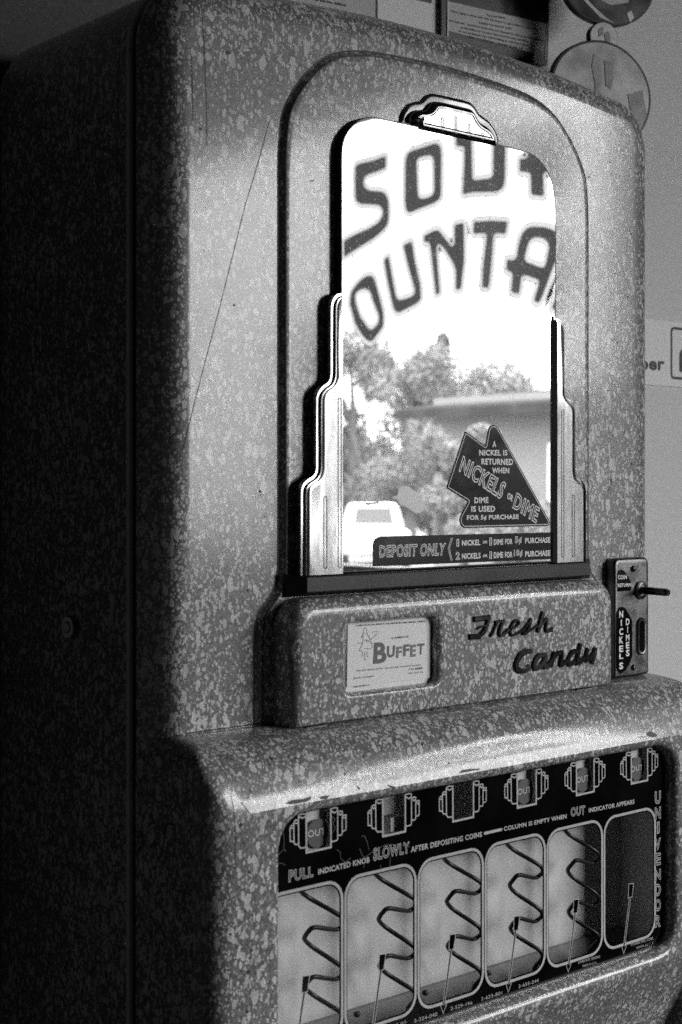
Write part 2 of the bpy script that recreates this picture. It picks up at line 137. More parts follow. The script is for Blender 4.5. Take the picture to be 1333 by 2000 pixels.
'letters': [('S',[[-2421.6,2197.7],[-2401.3,2202.2],[-2350.9,2200.6],[-2289.4,2205.1],[-2289.4,2170.5],[-2322.8,2166],[-2369.3,2162.3],[-2382.7,2155.5],[-2385.4,2138],[-2376,2125.4],[-2360.9,2116.4],[-2304.7,2104.6],[-2288.4,2094.4],[-2278.7,2075.4],[-2276.4,2053.1],[-2277,2024.6],[-2281.3,2007.6],[-2298.2,1992.2],[-2341,1973.4],[-2408,1953.8],[-2473.2,1933.3],[-2473.2,1983.3],[-2425,1995.3],[-2364.3,2004.9],[-2321.1,2017.4],[-2304.7,2032.8],[-2301.5,2045.6],[-2306.4,2057.3],[-2321.1,2067.9],[-2397.9,2081.6],[-2414.8,2090.8],[-2422.3,2103.1],[-2423.3,2152.9]],None),('O',[[-2208.2,2177.9],[-2201.9,2194.2],[-2186.2,2201.3],[-2142.6,2203.5],[-2096.6,2206.6],[-2078.5,2204.1],[-2067.9,2194.8],[-2063.4,2170.8],[-2064.9,2059],[-2069.4,2049],[-2090.6,2040.5],[-2142.6,2034],[-2189.3,2027.3],[-2201.9,2031.6],[-2206.6,2041],[-2209.8,2065.3]],[[-2161.8,2165.9],[-2158.1,2173.9],[-2148.8,2177.7],[-2111.9,2177.3],[-2099.7,2172.7],[-2094.2,2163.2],[-2091.2,2075.6],[-2096.6,2065.8],[-2108.8,2060.2],[-2139.5,2058.9],[-2150.3,2063.1],[-2156.5,2072.6]]),('D',[[-2007.3,2184.6],[-1975.8,2177.8],[-1975.1,2144],[-1981.7,2047.7],[-1946.3,2048.6],[-1861.5,2037.1],[-1844.9,2038.2],[-1830,2046.9],[-1825.7,2070.5],[-1824.4,2181.9],[-1831.6,2195.3],[-1861.5,2208.1],[-2007.3,2237.3]],[[-1949.1,2204.2],[-1944.6,2084.3],[-1936,2080.5],[-1878.2,2076.4],[-1868.9,2084.7],[-1867.5,2189.6]]),('A',[[-1774.5,2111.7],[-1774.5,2076.9],[-1740.8,2070.3],[-1736.1,2062.3],[-1734.5,2010.8],[-1690.4,2000.2],[-1692.6,2059],[-1688.8,2063.1],[-1643.9,2054.7],[-1640.9,1994.6],[-1601.4,1986.4],[-1598.4,2150.6],[-1647,2182.9],[-1725,2185.5],[-1747.2,2153.7],[-1747.2,2107.1]],[[-1706,2151.2],[-1712.3,2102.5],[-1650.1,2092],[-1647,2140.7],[-1662.4,2152.8],[-1693.5,2158.4]]),('O',[[-2439.9,1827.7],[-2416,1847.9],[-2388.9,1863],[-2365.4,1868.3],[-2345.4,1865],[-2335.4,1850.7],[-2322.2,1816],[-2300.9,1758.8],[-2298.3,1736.5],[-2300.9,1712.4],[-2319,1698.4],[-2340.4,1677.9],[-2355.4,1673],[-2368.7,1677.8],[-2388.9,1692.7],[-2400.7,1704.8],[-2422.8,1733.6],[-2446.8,1794.5]],[[-2422.8,1819.3],[-2409.2,1826.9],[-2388.9,1832.1],[-2368.7,1828.5],[-2355.4,1819.3],[-2345.4,1793.9],[-2319,1747.1],[-2319,1731.6],[-2328.8,1719.1],[-2348.7,1708.5],[-2362,1711.8],[-2375.4,1725.2],[-2399,1749.6],[-2419.4,1791.9]]),('U',[[-2297.7,1905.1],[-2278.1,1916],[-2263.6,1860.6],[-2247.5,1797.7],[-2241.1,1788.3],[-2231.5,1783],[-2180.9,1789],[-2170,1796.6],[-2170,1811.7],[-2187.2,1852.3],[-2199.8,1886.2],[-2217.2,1939.3],[-2180.9,1945.6],[-2168.5,1886.9],[-2146.7,1817.9],[-2144.2,1781.2],[-2149.8,1772.1],[-2168.5,1765.2],[-2231.5,1748.2],[-2244.3,1749.7],[-2255.5,1759.1],[-2263.6,1781.7],[-2283,1845.1]],None),('N',[[-2134.4,1954.7],[-2088.6,1964.9],[-2073.5,1962.5],[-2023.6,1910.7],[-2013,1913.6],[-2013.7,1970.7],[-1976.7,1970.4],[-1975.6,1867.4],[-1981.4,1834.7],[-1987.9,1790.1],[-2008.8,1790.5],[-2007.6,1842.6],[-2017.7,1865.5],[-2052.2,1908.3],[-2073.5,1925.8],[-2081,1921.4],[-2081,1891.7],[-2069,1786.6],[-2085.5,1784],[-2091.6,1825],[-2106.8,1920.3],[-2111.4,1933.7],[-2119,1935.7],[-2129.8,1933.9]],None),('T',[[-1940.9,1968.4],[-1880.8,1963.5],[-1816.6,1952.4],[-1824.3,1919.4],[-1858.5,1927.1],[-1866.3,1923.2],[-1869.7,1900.8],[-1873,1860.4],[-1884.2,1783.2],[-1910.2,1786.7],[-1905.6,1847.8],[-1895.5,1904],[-1892.5,1926.6],[-1898.8,1931.5],[-1942.1,1935.4]],None),('A',[[-1820,1852.7],[-1796,1847.6],[-1785.6,1851.8],[-1781.5,1874.4],[-1774.2,1898.1],[-1767,1912.5],[-1752.7,1924.4],[-1734.3,1928.4],[-1690.1,1921],[-1664.3,1912],[-1644.6,1899.7],[-1634.8,1885],[-1633.8,1862.5],[-1644.6,1839.8],[-1660.3,1811.7],[-1674.1,1784.6],[-1692.1,1748.8],[-1707.1,1726],[-1726.2,1733.1],[-1718.1,1751.3],[-1706.1,1782],[-1710.1,1786.9],[-1750.6,1801.9],[-1762.9,1804.8],[-1769.1,1797.8],[-1771.1,1778],[-1777.3,1755.6],[-1804.9,1764.5],[-1801.2,1790.4],[-1799.1,1811.7],[-1806.4,1818.7],[-1821.5,1823.5]],[[-1741.5,1889.3],[-1730.3,1897.1],[-1712.1,1897.8],[-1692.1,1891.5],[-1678.1,1881.4],[-1673.2,1867.3],[-1680.1,1841],[-1687.1,1819.2],[-1692.1,1816],[-1702.1,1818.6],[-1750.6,1837.8],[-1756.8,1843.9],[-1752.7,1861.7],[-1746.6,1879.3]]),('I',[[-1665.2,1708.6],[-1643.6,1698.4],[-1629,1727.6],[-1611.5,1763.1],[-1594.1,1798.4],[-1611.5,1807.7],[-1629,1773.9],[-1648.5,1740]],None)],
'gaps': [[[-1647.5,1799],[-1638.7,1796.6],[-1662.3,1745.8],[-1684.1,1708.8],[-1694.1,1711.2],[-1670.2,1757.1]],[[-2163.8,1960.7],[-2157.6,1962],[-2143.6,1922.7],[-2126.7,1920.2],[-2128.2,1918.7],[-2152.9,1919.1]],[[-1962.8,1982.1],[-1958.2,1982.3],[-1955.9,1923.1],[-1959.3,1921.9]],[[-2289.5,1691.7],[-2281.4,1692.1],[-2279.8,1668.9],[-2276.5,1644.5],[-2283,1647.2]],[[-2270,1691.3],[-2262,1691.7],[-2263.6,1667.7],[-2258.7,1645.5],[-2265.2,1648.1]]],
}

# ------------------------------------------------------------------ helpers
def link(o, parent=None):
    COL.objects.link(o)
    if parent is not None:
        o.parent = parent
        o.matrix_parent_inverse = parent.matrix_basis.inverted()
    return o

def tag(o, label=None, cat=None, group=None, kind=None):
    if label: o['label'] = label
    if cat: o['category'] = cat
    if group: o['group'] = group
    if kind: o['kind'] = kind
    return o

def empty(name, loc):
    o = bpy.data.objects.new(name, None)
    o.empty_display_size = 0.05
    o.location = loc
    return link(o)

def mesh_obj(name, verts, faces, mat, parent=None, smooth=None, mats=None, fmat=None):
    me = bpy.data.meshes.new(name)
    me.from_pydata([tuple(v) for v in verts], [], faces)
    for m in (mats or [mat]):
        me.materials.append(m)
    if fmat:
        me.polygons.foreach_set('material_index', fmat)
    if smooth is not None:
        me.polygons.foreach_set('use_smooth', [True] * len(me.polygons))
        me.set_sharp_from_angle(angle=radians(smooth))
    me.update()
    return link(bpy.data.objects.new(name, me), parent)

def bm_obj(name, bm, mat, parent=None, smooth=None):
    bmesh.ops.recalc_face_normals(bm, faces=bm.faces)
    me = bpy.data.meshes.new(name)
    bm.to_mesh(me); bm.free()
    me.materials.append(mat)
    if smooth is not None:
        me.polygons.foreach_set('use_smooth', [True] * len(me.polygons))
        me.set_sharp_from_angle(angle=radians(smooth))
    return link(bpy.data.objects.new(name, me), parent)

def resample(pts, step, closed=True):
    out = []
    n = len(pts)
    for i in range(n if closed else n - 1):
        a = pts[i]; b = pts[(i + 1) % n]
        l = math.hypot(b[0] - a[0], b[1] - a[1])
        k = max(1, int(round(l / step)))
        for j in range(k):
            t = j / k
            out.append((a[0] + (b[0] - a[0]) * t, a[1] + (b[1] - a[1]) * t))
    if not closed: out.append(tuple(pts[-1]))
    return out

def smooth_poly(pts, step, iters, closed=True, pin=()):
    """resample a traced outline and round its corners; points near 'pin' stay sharp"""
    p = resample(pts, step, closed)
    fixed = [any(math.hypot(q[0] - c[0], q[1] - c[1]) < step * 0.6 for c in pin) for q in p]
    n = len(p)
    for _ in range(iters):
        q = list(p)
        for i in range(n):
            if fixed[i] or (not closed and i in (0, n - 1)): continue
            a = p[i - 1]; b = p[(i + 1) % n]
            q[i] = (p[i][0] * .5 + (a[0] + b[0]) * .25, p[i][1] * .5 + (a[1] + b[1]) * .25)
        p = q
    return p

def area2(p):
    return sum(p[i - 1][0] * p[i][1] - p[i][0] * p[i - 1][1] for i in range(len(p)))

def ccw(p):
    return p if area2(p) > 0 else list(reversed(p))

def inset(p, d, limit=2.5):
    """offset a CCW outline inwards by d (negative: outwards)"""
    n = len(p); out = []
    for i in range(n):
        a, b, c = p[i - 1], p[i], p[(i + 1) % n]
        e1 = Vector((b[0] - a[0], b[1] - a[1])); e2 = Vector((c[0] - b[0], c[1] - b[1]))
        if e1.length < 1e-9: e1 = e2
        if e2.length < 1e-9: e2 = e1
        e1.normalize(); e2.normalize()
        n1 = Vector((-e1.y, e1.x)); n2 = Vector((-e2.y, e2.x))
        m = n1 + n2
        if m.length < 1e-6: m = n1.copy()
        m.normalize()
        k = min(limit, 1.0 / max(0.2, m.dot(n1)))
        out.append((b[0] + m.x * d * k, b[1] + m.y * d * k))
    if d > 1.0: out = unfold(p, out, d)
    return out

def unfold(p, q, d):
    """inset points that slipped past a corner are gathered onto the nearest good neighbour"""
    n = len(p); ok = []
    for i in range(n):
        x, y = q[i]; good = True
        for j in range(n):
            ax, ay = p[j - 1]; bx, by = p[j]
            dx, dy = bx - ax, by - ay; l2 = dx * dx + dy * dy
            if l2 < 1e-12: continue
            t = max(0.0, min(1.0, ((x - ax) * dx + (y - ay) * dy) / l2))
            ex, ey = x - ax - dx * t, y - ay - dy * t
            if ex * ex + ey * ey < (d * .93) ** 2: good = False; break
        ok.append(good)
    if not any(ok): return q
    out = []
    for i in range(n):
        if ok[i]: out.append(q[i]); continue
        for k in range(1, n):
            a, b = ok[(i - k) % n], ok[(i + k) % n]
            if a and b:
                u, v = q[(i - k) % n], q[(i + k) % n]; out.append(((u[0] + v[0]) / 2, (u[1] + v[1]) / 2)); break
            if a: out.append(q[(i - k) % n]); break
            if b: out.append(q[(i + k) % n]); break
    # keep gathered points a hair apart so that no face collapses completely
    return [(x + 1e-4 * cos(i), y + 1e-4 * sin(i)) if not ok[i] else (x, y) for i, (x, y) in enumerate(out)]

def loft(name, loops, mat, parent=None, cap0=False, cap1=True, smooth=35):
    """loops: lists of (x, y, z) in metres with equal counts, from the outside in"""
    n = len(loops[0]); verts = []; faces = []
    for lp in loops: verts += lp
    for k in range(len(loops) - 1):
        for i in range(n):
            j = (i + 1) % n
            faces.append((k * n + i, k * n + j, (k + 1) * n + j, (k + 1) * n + i))
    if cap0: faces.append(tuple(range(n - 1, -1, -1)))
    if cap1: faces.append(tuple(range((len(loops) - 1) * n, len(loops) * n)))
    o = mesh_obj(name, verts, faces, mat, parent, smooth)
    if cap1 and smooth is not None:
        o.data.polygons[len(faces) - 1].use_smooth = False
    return o

def lift(p, y):
    return [(q[0] / 1000, y, q[1] / 1000) for q in p]

def stamp(name, outline, y0, prof, mat, parent, smooth=35, wfun=None):
    """a sheet-metal stamping: outline (mm) at depth y0 (m), prof = [(inset mm, height mm towards the viewer)]"""
    o = ccw(outline)
    if wfun:
        ws = [wfun(p) for p in o]
        def ins(d): return [(p[0] + (q[0] - p[0]) * w, p[1] + (q[1] - p[1]) * w) for p, q, w in zip(o, inset(o, d), ws)]
        return loft(name, [lift(ins(i), y0 - h / 1000) for i, h in prof], mat, parent, smooth=smooth)
    return loft(name, [lift(inset(o, i), y0 - h / 1000) for i, h in prof], mat, parent, smooth=smooth)

def rrect(x0, x1, z0, z1, r, seg=8, m=6):
    """rounded rectangle, CCW from the bottom edge, always 4*(seg+1+m-1) points"""
    rs = r if isinstance(r, (tuple, list)) else (r,) * 4     # bl br tr tl
    cs = [(x1 - rs[1], z0 + rs[1], -90, rs[1]), (x1 - rs[2], z1 - rs[2], 0, rs[2]), (x0 + rs[3], z1 - rs[3], 90, rs[3]), (x0 + rs[0], z0 + rs[0], 180, rs[0])]
    pts = []
    arcs = []
    for cx, cz, a0, q in cs:
        arcs.append([(cx + q * cos(radians(a0 + 90 * k / seg)), cz + q * sin(radians(a0 + 90 * k / seg))) for k in range(seg + 1)])
    for i in range(4):
        pts += arcs[i]
        a = arcs[i][-1]; b = arcs[(i + 1) % 4][0]
        for k in range(1, m): pts.append((a[0] + (b[0] - a[0]) * k / m, a[1] + (b[1] - a[1]) * k / m))
    return pts

def fill_poly(name, outer, holes, y, mat, parent, thick=0.0, to3=None):
    """flat sheet with holes; to3 maps (u, v) to a point"""
    bm = bmesh.new()
    f3 = to3 or (lambda p: (p[0] / 1000, y, p[1] / 1000))
    for lp in [outer] + list(holes):
        vs = [bm.verts.new(f3(p)) for p in lp]
        for i in range(len(vs)): bm.edges.new((vs[i - 1], vs[i]))
    bmesh.ops.triangle_fill(bm, use_beauty=True, use_dissolve=False, edges=bm.edges[:])
    if thick:
        r = bmesh.ops.extrude_face_region(bm, geom=bm.faces[:])
        for v in r['geom']:
            if isinstance(v, bmesh.types.BMVert): v.co.y += thick
    return bm_obj(name, bm, mat, parent)

def ribbon_geo(pts, w, closed=False):
    """strip of width w along a polyline, as 2-D vertices and quads"""
    n = len(pts); L_ = []; R_ = []
    for i in range(n):
        a = pts[i - 1] if (i > 0 or closed) else pts[i]
        c = pts[(i + 1) % n] if (i < n - 1 or closed) else pts[i]
        b = pts[i]
        e1 = Vector((b[0] - a[0], b[1] - a[1])); e2 = Vector((c[0] - b[0], c[1] - b[1]))
        if e1.length < 1e-9: e1 = e2.copy()
        if e2.length < 1e-9: e2 = e1.copy()
        if e1.length < 1e-9: e1 = e2 = Vector((1, 0))
        e1.normalize(); e2.normalize()
        n1 = Vector((-e1.y, e1.x)); n2 = Vector((-e2.y, e2.x)); m = n1 + n2
        if m.length < 1e-6: m = n1.copy()
        m.normalize(); k = min(1.8, 1 / max(.3, m.dot(n1)))
        ww = w[i] if isinstance(w, (list, tuple)) else w
        L_.append((b[0] + m.x * ww / 2 * k, b[1] + m.y * ww / 2 * k)); R_.append((b[0] - m.x * ww / 2 * k, b[1] - m.y * ww / 2 * k))
    v = L_ + R_; f = []
    for i in range(n if closed else n - 1):
        j = (i + 1) % n
        f.append((i, n + i, n + j, j))
    return v, f

def ribbons(name, lines, w, y, mat, parent, closed=False):
    V = []; F = []
    for k, ln in enumerate(lines):
        ww = w[k] if isinstance(w, list) else w
        v, f = ribbon_geo(ln, ww, closed)
        b = len(V); V += [(p[0] / 1000, y - k * 1.5e-5, p[1] / 1000) for p in v]; F += [tuple(i + b for i in q) for q in f]
    return mesh_obj(name, V, F, mat, parent)

def tube_geo(path, r, seg=10, closed=False):
    V = []; F = []; n = len(path)
    P_ = [Vector(p) for p in path]
    up = Vector((0.03, 1, 0.02)).normalized()
    for i in range(n):
        a = P_[i - 1] if i else P_[i]; c = P_[i + 1] if i < n - 1 else P_[i]
        t = (c - a).normalized()
        s = t.cross(up)
        if s.length < 1e-4: s = t.cross(Vector((1, 0, 0)))
        s.normalize(); u = s.cross(t)
        rr = r[i] if isinstance(r, (list, tuple)) else r
        for k in range(seg):
            a_ = 2 * pi * k / seg
            V.append(P_[i] + s * rr * cos(a_) + u * rr * sin(a_))
    for i in range(n - 1):
        for k in range(seg):
            F.append((i * seg + k, i * seg + (k + 1) % seg, (i + 1) * seg + (k + 1) % seg, (i + 1) * seg + k))
    F.append(tuple(range(seg - 1, -1, -1))); F.append(tuple(range((n - 1) * seg, n * seg)))
    return V, F

def lathe(name, prof, axis_o, axis_d, mat, parent, seg=32, smooth=35, flats=None):
    """prof = [(along axis, radius)] in metres"""
    d = Vector(axis_d).normalized(); o = Vector(axis_o)
    s = d.cross(Vector((0, 0, 1)))
    if s.length < 1e-3: s = d.cross(Vector((1, 0, 0)))
    s.normalize(); u = s.cross(d)
    loops = []
    for a, r in prof:
        loops.append([tuple(o + d * a + s * r * cos(2 * pi * k / seg) + u * r * sin(2 * pi * k / seg)) for k in range(seg)])
    return loft(name, loops, mat, parent, cap0=True, cap1=True, smooth=smooth)

def box_geo(V, F, x0, x1, y0, y1, z0, z1):
    b = len(V)
    V += [(x0, y0, z0), (x1, y0, z0), (x1, y1, z0), (x0, y1, z0), (x0, y0, z1), (x1, y0, z1), (x1, y1, z1), (x0, y1, z1)]
    F += [tuple(b + i for i in q) for q in ((0, 3, 2, 1), (4, 5, 6, 7), (0, 1, 5, 4), (1, 2, 6, 5), (2, 3, 7, 6), (3, 0, 4, 7))]

def box_obj(name, x0, x1, y0, y1, z0, z1, mat, parent=None, bevel=0.0):
    V = []; F = []
    box_geo(V, F, x0, x1, y0, y1, z0, z1)
    o = mesh_obj(name, V, F, mat, parent)
    if bevel:
        m = o.modifiers.new('bevel', 'BEVEL'); m.width = bevel; m.segments = 3
        o.data.polygons.foreach_set('use_smooth', [True] * len(o.data.polygons)); o.data.set_sharp_from_angle(angle=radians(40))
    return o

# ---- lettering: text curves turned into meshes and laid into a quad (bl, br, tl, tr) on a face
_tx = {}
def text_geo(s, style):
    key = (s, style)
    if key in _tx: return _tx[key]
    cu = bpy.data.curves.new('t', 'FONT'); cu.body = s; cu.size = 1.0; cu.resolution_u = 3; cu.fill_mode = 'FRONT'
    if style == 'o':
        cu.fill_mode = 'NONE'; cu.offset = 0.018; cu.bevel_depth = 0.027; cu.bevel_resolution = 0; cu.space_character = 1.12
    elif style == 'b': cu.offset = 0.032; cu.space_character = 1.08
    elif style in ('x', 'y'): cu.offset = 0.035
    elif style == 'n': cu.offset = 0.004; cu.space_character = 1.08
    elif style == 's': cu.offset = 0.012; cu.shear = 0.35
    ob = bpy.data.objects.new('t', cu); COL.objects.link(ob)
    dg = bpy.context.evaluated_depsgraph_get(); dg.update()
    me = bpy.data.meshes.new_from_object(ob.evaluated_get(dg))
    vs = [v.co.copy() for v in me.vertices]; fs = [tuple(p.vertices) for p in me.polygons if p.normal.z > .05]
    bpy.data.objects.remove(ob); bpy.data.curves.remove(cu); bpy.data.meshes.remove(me)
    x0 = min(v.x for v in vs); x1 = max(v.x for v in vs); y0 = min(v.y for v in vs); y1 = max(v.y for v in vs)
    g = ([((v.x - x0) / (x1 - x0), (v.y - y0) / max(1e-6, y1 - y0)) for v in vs], fs)
    _tx[key] = g
    return g

def lettering(name, items, y, mat, parent):
    """one object per word or line"""
    for s, style, (bl, br, tl, tr) in items:
        uv, fs = text_geo(s, style)
        V = []
        for u, v in uv:
            x = (bl[0] * (1 - u) + br[0] * u) * (1 - v) + (tl[0] * (1 - u) + tr[0] * u) * v
            z = (bl[1] * (1 - u) + br[1] * u) * (1 - v) + (tl[1] * (1 - u) + tr[1] * u) * v
            V.append((x / 1000, y, z / 1000))
        mesh_obj(name, V, fs, mat, parent)

def bvh_of(o):
    me = o.data
    return BVHTree.FromPolygons([v.co.copy() for v in me.vertices], [tuple(p.vertices) for p in me.polygons])

def drape(name, polys, bvhs, mat, parent, off=0.00025, direction=(0, 1, 0), start=-0.3, strips=None):
    """chips and scratches: small patches laid onto a curved surface by dropping every vertex on it"""
    d = Vector(direction)
    for k, pl in enumerate(polys):
        if strips:
            rs = resample(pl, 6, False)
            w_ = [strips * (.35 + .65 * abs(sin(i * 1.7 + k)) * (1 if 0 < i < len(rs) - 1 else .4)) for i in range(len(rs))]
            v2, f2 = ribbon_geo(rs, w_)
        else: v2, f2 = pl, [tuple(range(len(pl)))]
        ok = True; tmp = []
        for p in v2:
            if abs(d.y) > .5: o = Vector((p[0] / 1000, start, p[1] / 1000))
            else: o = Vector((start, p[0] / 1000, p[1] / 1000))
            best = None
            for t in bvhs:
                h = t.ray_cast(o, d)
                if h[0] is not None and (best is None or h[3] < best[3]): best = h
            if best is None: ok = False; break
            nrm = best[1] if best[1].dot(d) < 0 else -best[1]
            tmp.append(tuple(best[0] + nrm * off))
        if ok: mesh_obj(name, tmp, f2, mat, parent)

# ------------------------------------------------------------------ materials
def mat_new(name):
    m = bpy.data.materials.new(name); m.use_nodes = True
    nt = m.node_tree; b = nt.nodes['Principled BSDF']
    return m, nt, b

def N(nt, typ, **kw):
    n = nt.nodes.new(typ)
    for k, v in kw.items(): setattr(n, k, v)
    return n

def g3(v): return (v, v, v, 1)

def math_n(nt, op, a, b=None, c=None, clamp=False):
    n = N(nt, 'ShaderNodeMath', operation=op); n.use_clamp = clamp
    for i, x in enumerate((a, b, c)):
        if x is None: continue
        if isinstance(x, (int, float)): n.inputs[i].default_value = x
        else: nt.links.new(x, n.inputs[i])
    return n.outputs[0]

def mapr(nt, v, a, b, c, d):
    n = N(nt, 'ShaderNodeMapRange', clamp=True); n.interpolation_type = 'SMOOTHSTEP'
    nt.links.new(v, n.inputs[0])
    for i, x in enumerate((a, b, c, d)): n.inputs[i + 1].default_value = x
    return n.outputs[0]

def coords(nt, scale, warp=0, wscale=1.0):
    tc = N(nt, 'ShaderNodeTexCoord')
    out = tc.outputs['Object']
    if warp:
        nz = N(nt, 'ShaderNodeTexNoise'); nz.inputs['Scale'].default_value = wscale; nz.inputs['Detail'].default_value = 2
        nt.links.new(out, nz.inputs['Vector'])
        sub = N(nt, 'ShaderNodeVectorMath', operation='SUBTRACT'); nt.links.new(nz.outputs['Color'], sub.inputs[0]); sub.inputs[1].default_value = (.5, .5, .5)
        sc = N(nt, 'ShaderNodeVectorMath', operation='SCALE'); nt.links.new(sub.outputs[0], sc.inputs[0]); sc.inputs['Scale'].default_value = warp
        ad = N(nt, 'ShaderNodeVectorMath', operation='ADD'); nt.links.new(out, ad.inputs[0]); nt.links.new(sc.outputs[0], ad.inputs[1])
        out = ad.outputs[0]
    mp = N(nt, 'ShaderNodeMapping'); mp.inputs['Scale'].default_value = scale
    nt.links.new(out, mp.inputs['Vector'])
    return mp.outputs[0]

def noise(nt, vec, scale, detail=3, rough=.55):
    n = N(nt, 'ShaderNodeTexNoise'); n.inputs['Scale'].default_value = scale; n.inputs['Detail'].default_value = detail; n.inputs['Roughness'].default_value = rough
    if vec is not None: nt.links.new(vec, n.inputs['Vector'])
    return n.outputs['Fac']

def mixc(nt, f, a, b):
    n = N(nt, 'ShaderNodeMix', data_type='RGBA')
    for s, x in ((0, f), (6, a), (7, b)):
        if isinstance(x, (int, float)):
            n.inputs[s].default_value = x if s == 0 else g3(x)
        elif isinstance(x, tuple): n.inputs[s].default_value = x
        else: nt.links.new(x, n.inputs[s])
    return n.outputs[2]

def hammer_paint(name, base=.185, spot=.72, rough=.42):
    """grey enamel spattered with paler runs and droplets"""
    m, nt, b = mat_new(name)
    dens = noise(nt, coords(nt, (1, 1, 1)), 9, 2)
    masks = []
    for sx, sz, r0, r1, wp, ws, thr in ((140, 74, .15, .46, .0045, 200, .60), (250, 150, .22, .54, .0028, 340, .40), (480, 330, .30, .57, .0016, 600, .36)):
        v = N(nt, 'ShaderNodeTexVoronoi', feature='F1'); v.inputs['Scale'].default_value = 1; v.inputs['Randomness'].default_value = 1
        nt.links.new(coords(nt, (sx, sx, sz), wp, ws), v.inputs['Vector'])
        sep = N(nt, 'ShaderNodeSeparateColor'); nt.links.new(v.outputs['Color'], sep.inputs[0])
        gate = math_n(nt, 'ADD', sep.outputs[0], math_n(nt, 'MULTIPLY', math_n(nt, 'SUBTRACT', dens, .5), 1.6))
        on = math_n(nt, 'GREATER_THAN', gate, thr)
        rad = math_n(nt, 'MULTIPLY', mapr(nt, sep.outputs[1], 0, 1, r0, r1), on)
        d = math_n(nt, 'SUBTRACT', rad, v.outputs['Distance'])
        masks.append(d)
    dmax = math_n(nt, 'MAXIMUM', math_n(nt, 'MAXIMUM', masks[0], math_n(nt, 'MULTIPLY', masks[1], .9)), math_n(nt, 'MULTIPLY', masks[2], .7))
    blob = mapr(nt, dmax, -.005, .04, 0, 1)
    rim = math_n(nt, 'MULTIPLY', mapr(nt, dmax, -.10, -.02, 0, 1), math_n(nt, 'SUBTRACT', 1, blob))
    grain = noise(nt, coords(nt, (1, 1, 1)), 760, 2, .8)
    grain2 = noise(nt, coords(nt, (1, 1, 1)), 55, 4, .6)
    grit = noise(nt, coords(nt, (1, 1, .8)), 330, 3, .7)
    base_c = mixc(nt, mapr(nt, math_n(nt, 'ADD', math_n(nt, 'MULTIPLY', grain, .5), math_n(nt, 'MULTIPLY', grit, .5)), .38, .62, 0, 1), base * .5, base * 1.5)
    base_c = mixc(nt, math_n(nt, 'MULTIPLY', rim, .9), base_c, base * .55)
    spot_c = mixc(nt, mapr(nt, grain, .36, .64, 0, 1), spot * .62, spot * 1.25)
    colr = mixc(nt, math_n(nt, 'MULTIPLY', blob, mapr(nt, grain2, .25, .7, .55, 1)), base_c, spot_c)
    nt.links.new(colr, b.inputs['Base Color'])
    rr = math_n(nt, 'ADD', mapr(nt, grain2, .3, .7, rough - .05, rough + .08), math_n(nt, 'MULTIPLY', blob, .04))
    nt.links.new(rr, b.inputs['Roughness'])
    bp = N(nt, 'ShaderNodeBump'); bp.inputs['Strength'].default_value = .5; bp.inputs['Distance'].default_value = .0007
    h = math_n(nt, 'ADD', math_n(nt, 'MULTIPLY', blob, .7), math_n(nt, 'MULTIPLY', grain, .35))
    nt.links.new(h, bp.inputs['Height']); nt.links.new(bp.outputs[0], b.inputs['Normal'])
    b.inputs['Coat Weight'].default_value = .55; b.inputs['Coat Roughness'].default_value = .12; b.inputs['Specular IOR Level'].default_value = .3
    return m

def plain(name, v, rough=.5, metal=0.0, bump=0, bscale=200, var=.12, vscale=30, spec=.5, coat=0):
    m, nt, b = mat_new(name)
    nz = noise(nt, coords(nt, (1, 1, 1)), vscale, 4)
    nt.links.new(mixc(nt, mapr(nt, nz, .3, .7, 0, 1), v * (1 - var), min(1, v * (1 + var))), b.inputs['Base Color'])
    nt.links.new(mapr(nt, nz, .3, .7, max(0, rough - .06), min(1, rough + .06)), b.inputs['Roughness'])
    b.inputs['Metallic'].default_value = metal
    b.inputs['Specular IOR Level'].default_value = spec
    b.inputs['Coat Weight'].default_value = coat
    if bump:
        bp = N(nt, 'ShaderNodeBump'); bp.inputs['Strength'].default_value = bump; bp.inputs['Distance'].default_value = .001
        nt.links.new(noise(nt, coords(nt, (1, 1, 1)), bscale, 4), bp.inputs['Height']); nt.links.new(bp.outputs[0], b.inputs['Normal'])
    return m

def chrome_mat(name, v=.25, rough=.1, wave=.25):
    m, nt, b = mat_new(name)
    b.inputs['Metallic'].default_value = 1
    sm = noise(nt, coords(nt, (1, 1, .22)), 60, 5, .65)
    nt.links.new(mixc(nt, mapr(nt, sm, .45, .72, 0, 1), v, v * .55), b.inputs['Base Color'])
    nt.links.new(mapr(nt, sm, .4, .75, rough, rough + .16), b.inputs['Roughness'])
    bp = N(nt, 'ShaderNodeBump'); bp.inputs['Strength'].default_value = wave; bp.inputs['Distance'].default_value = .002
    nt.links.new(noise(nt, coords(nt, (1, 1, .3)), 28, 2), bp.inputs['Height']); nt.links.new(bp.outputs[0], b.inputs['Normal'])
    return m

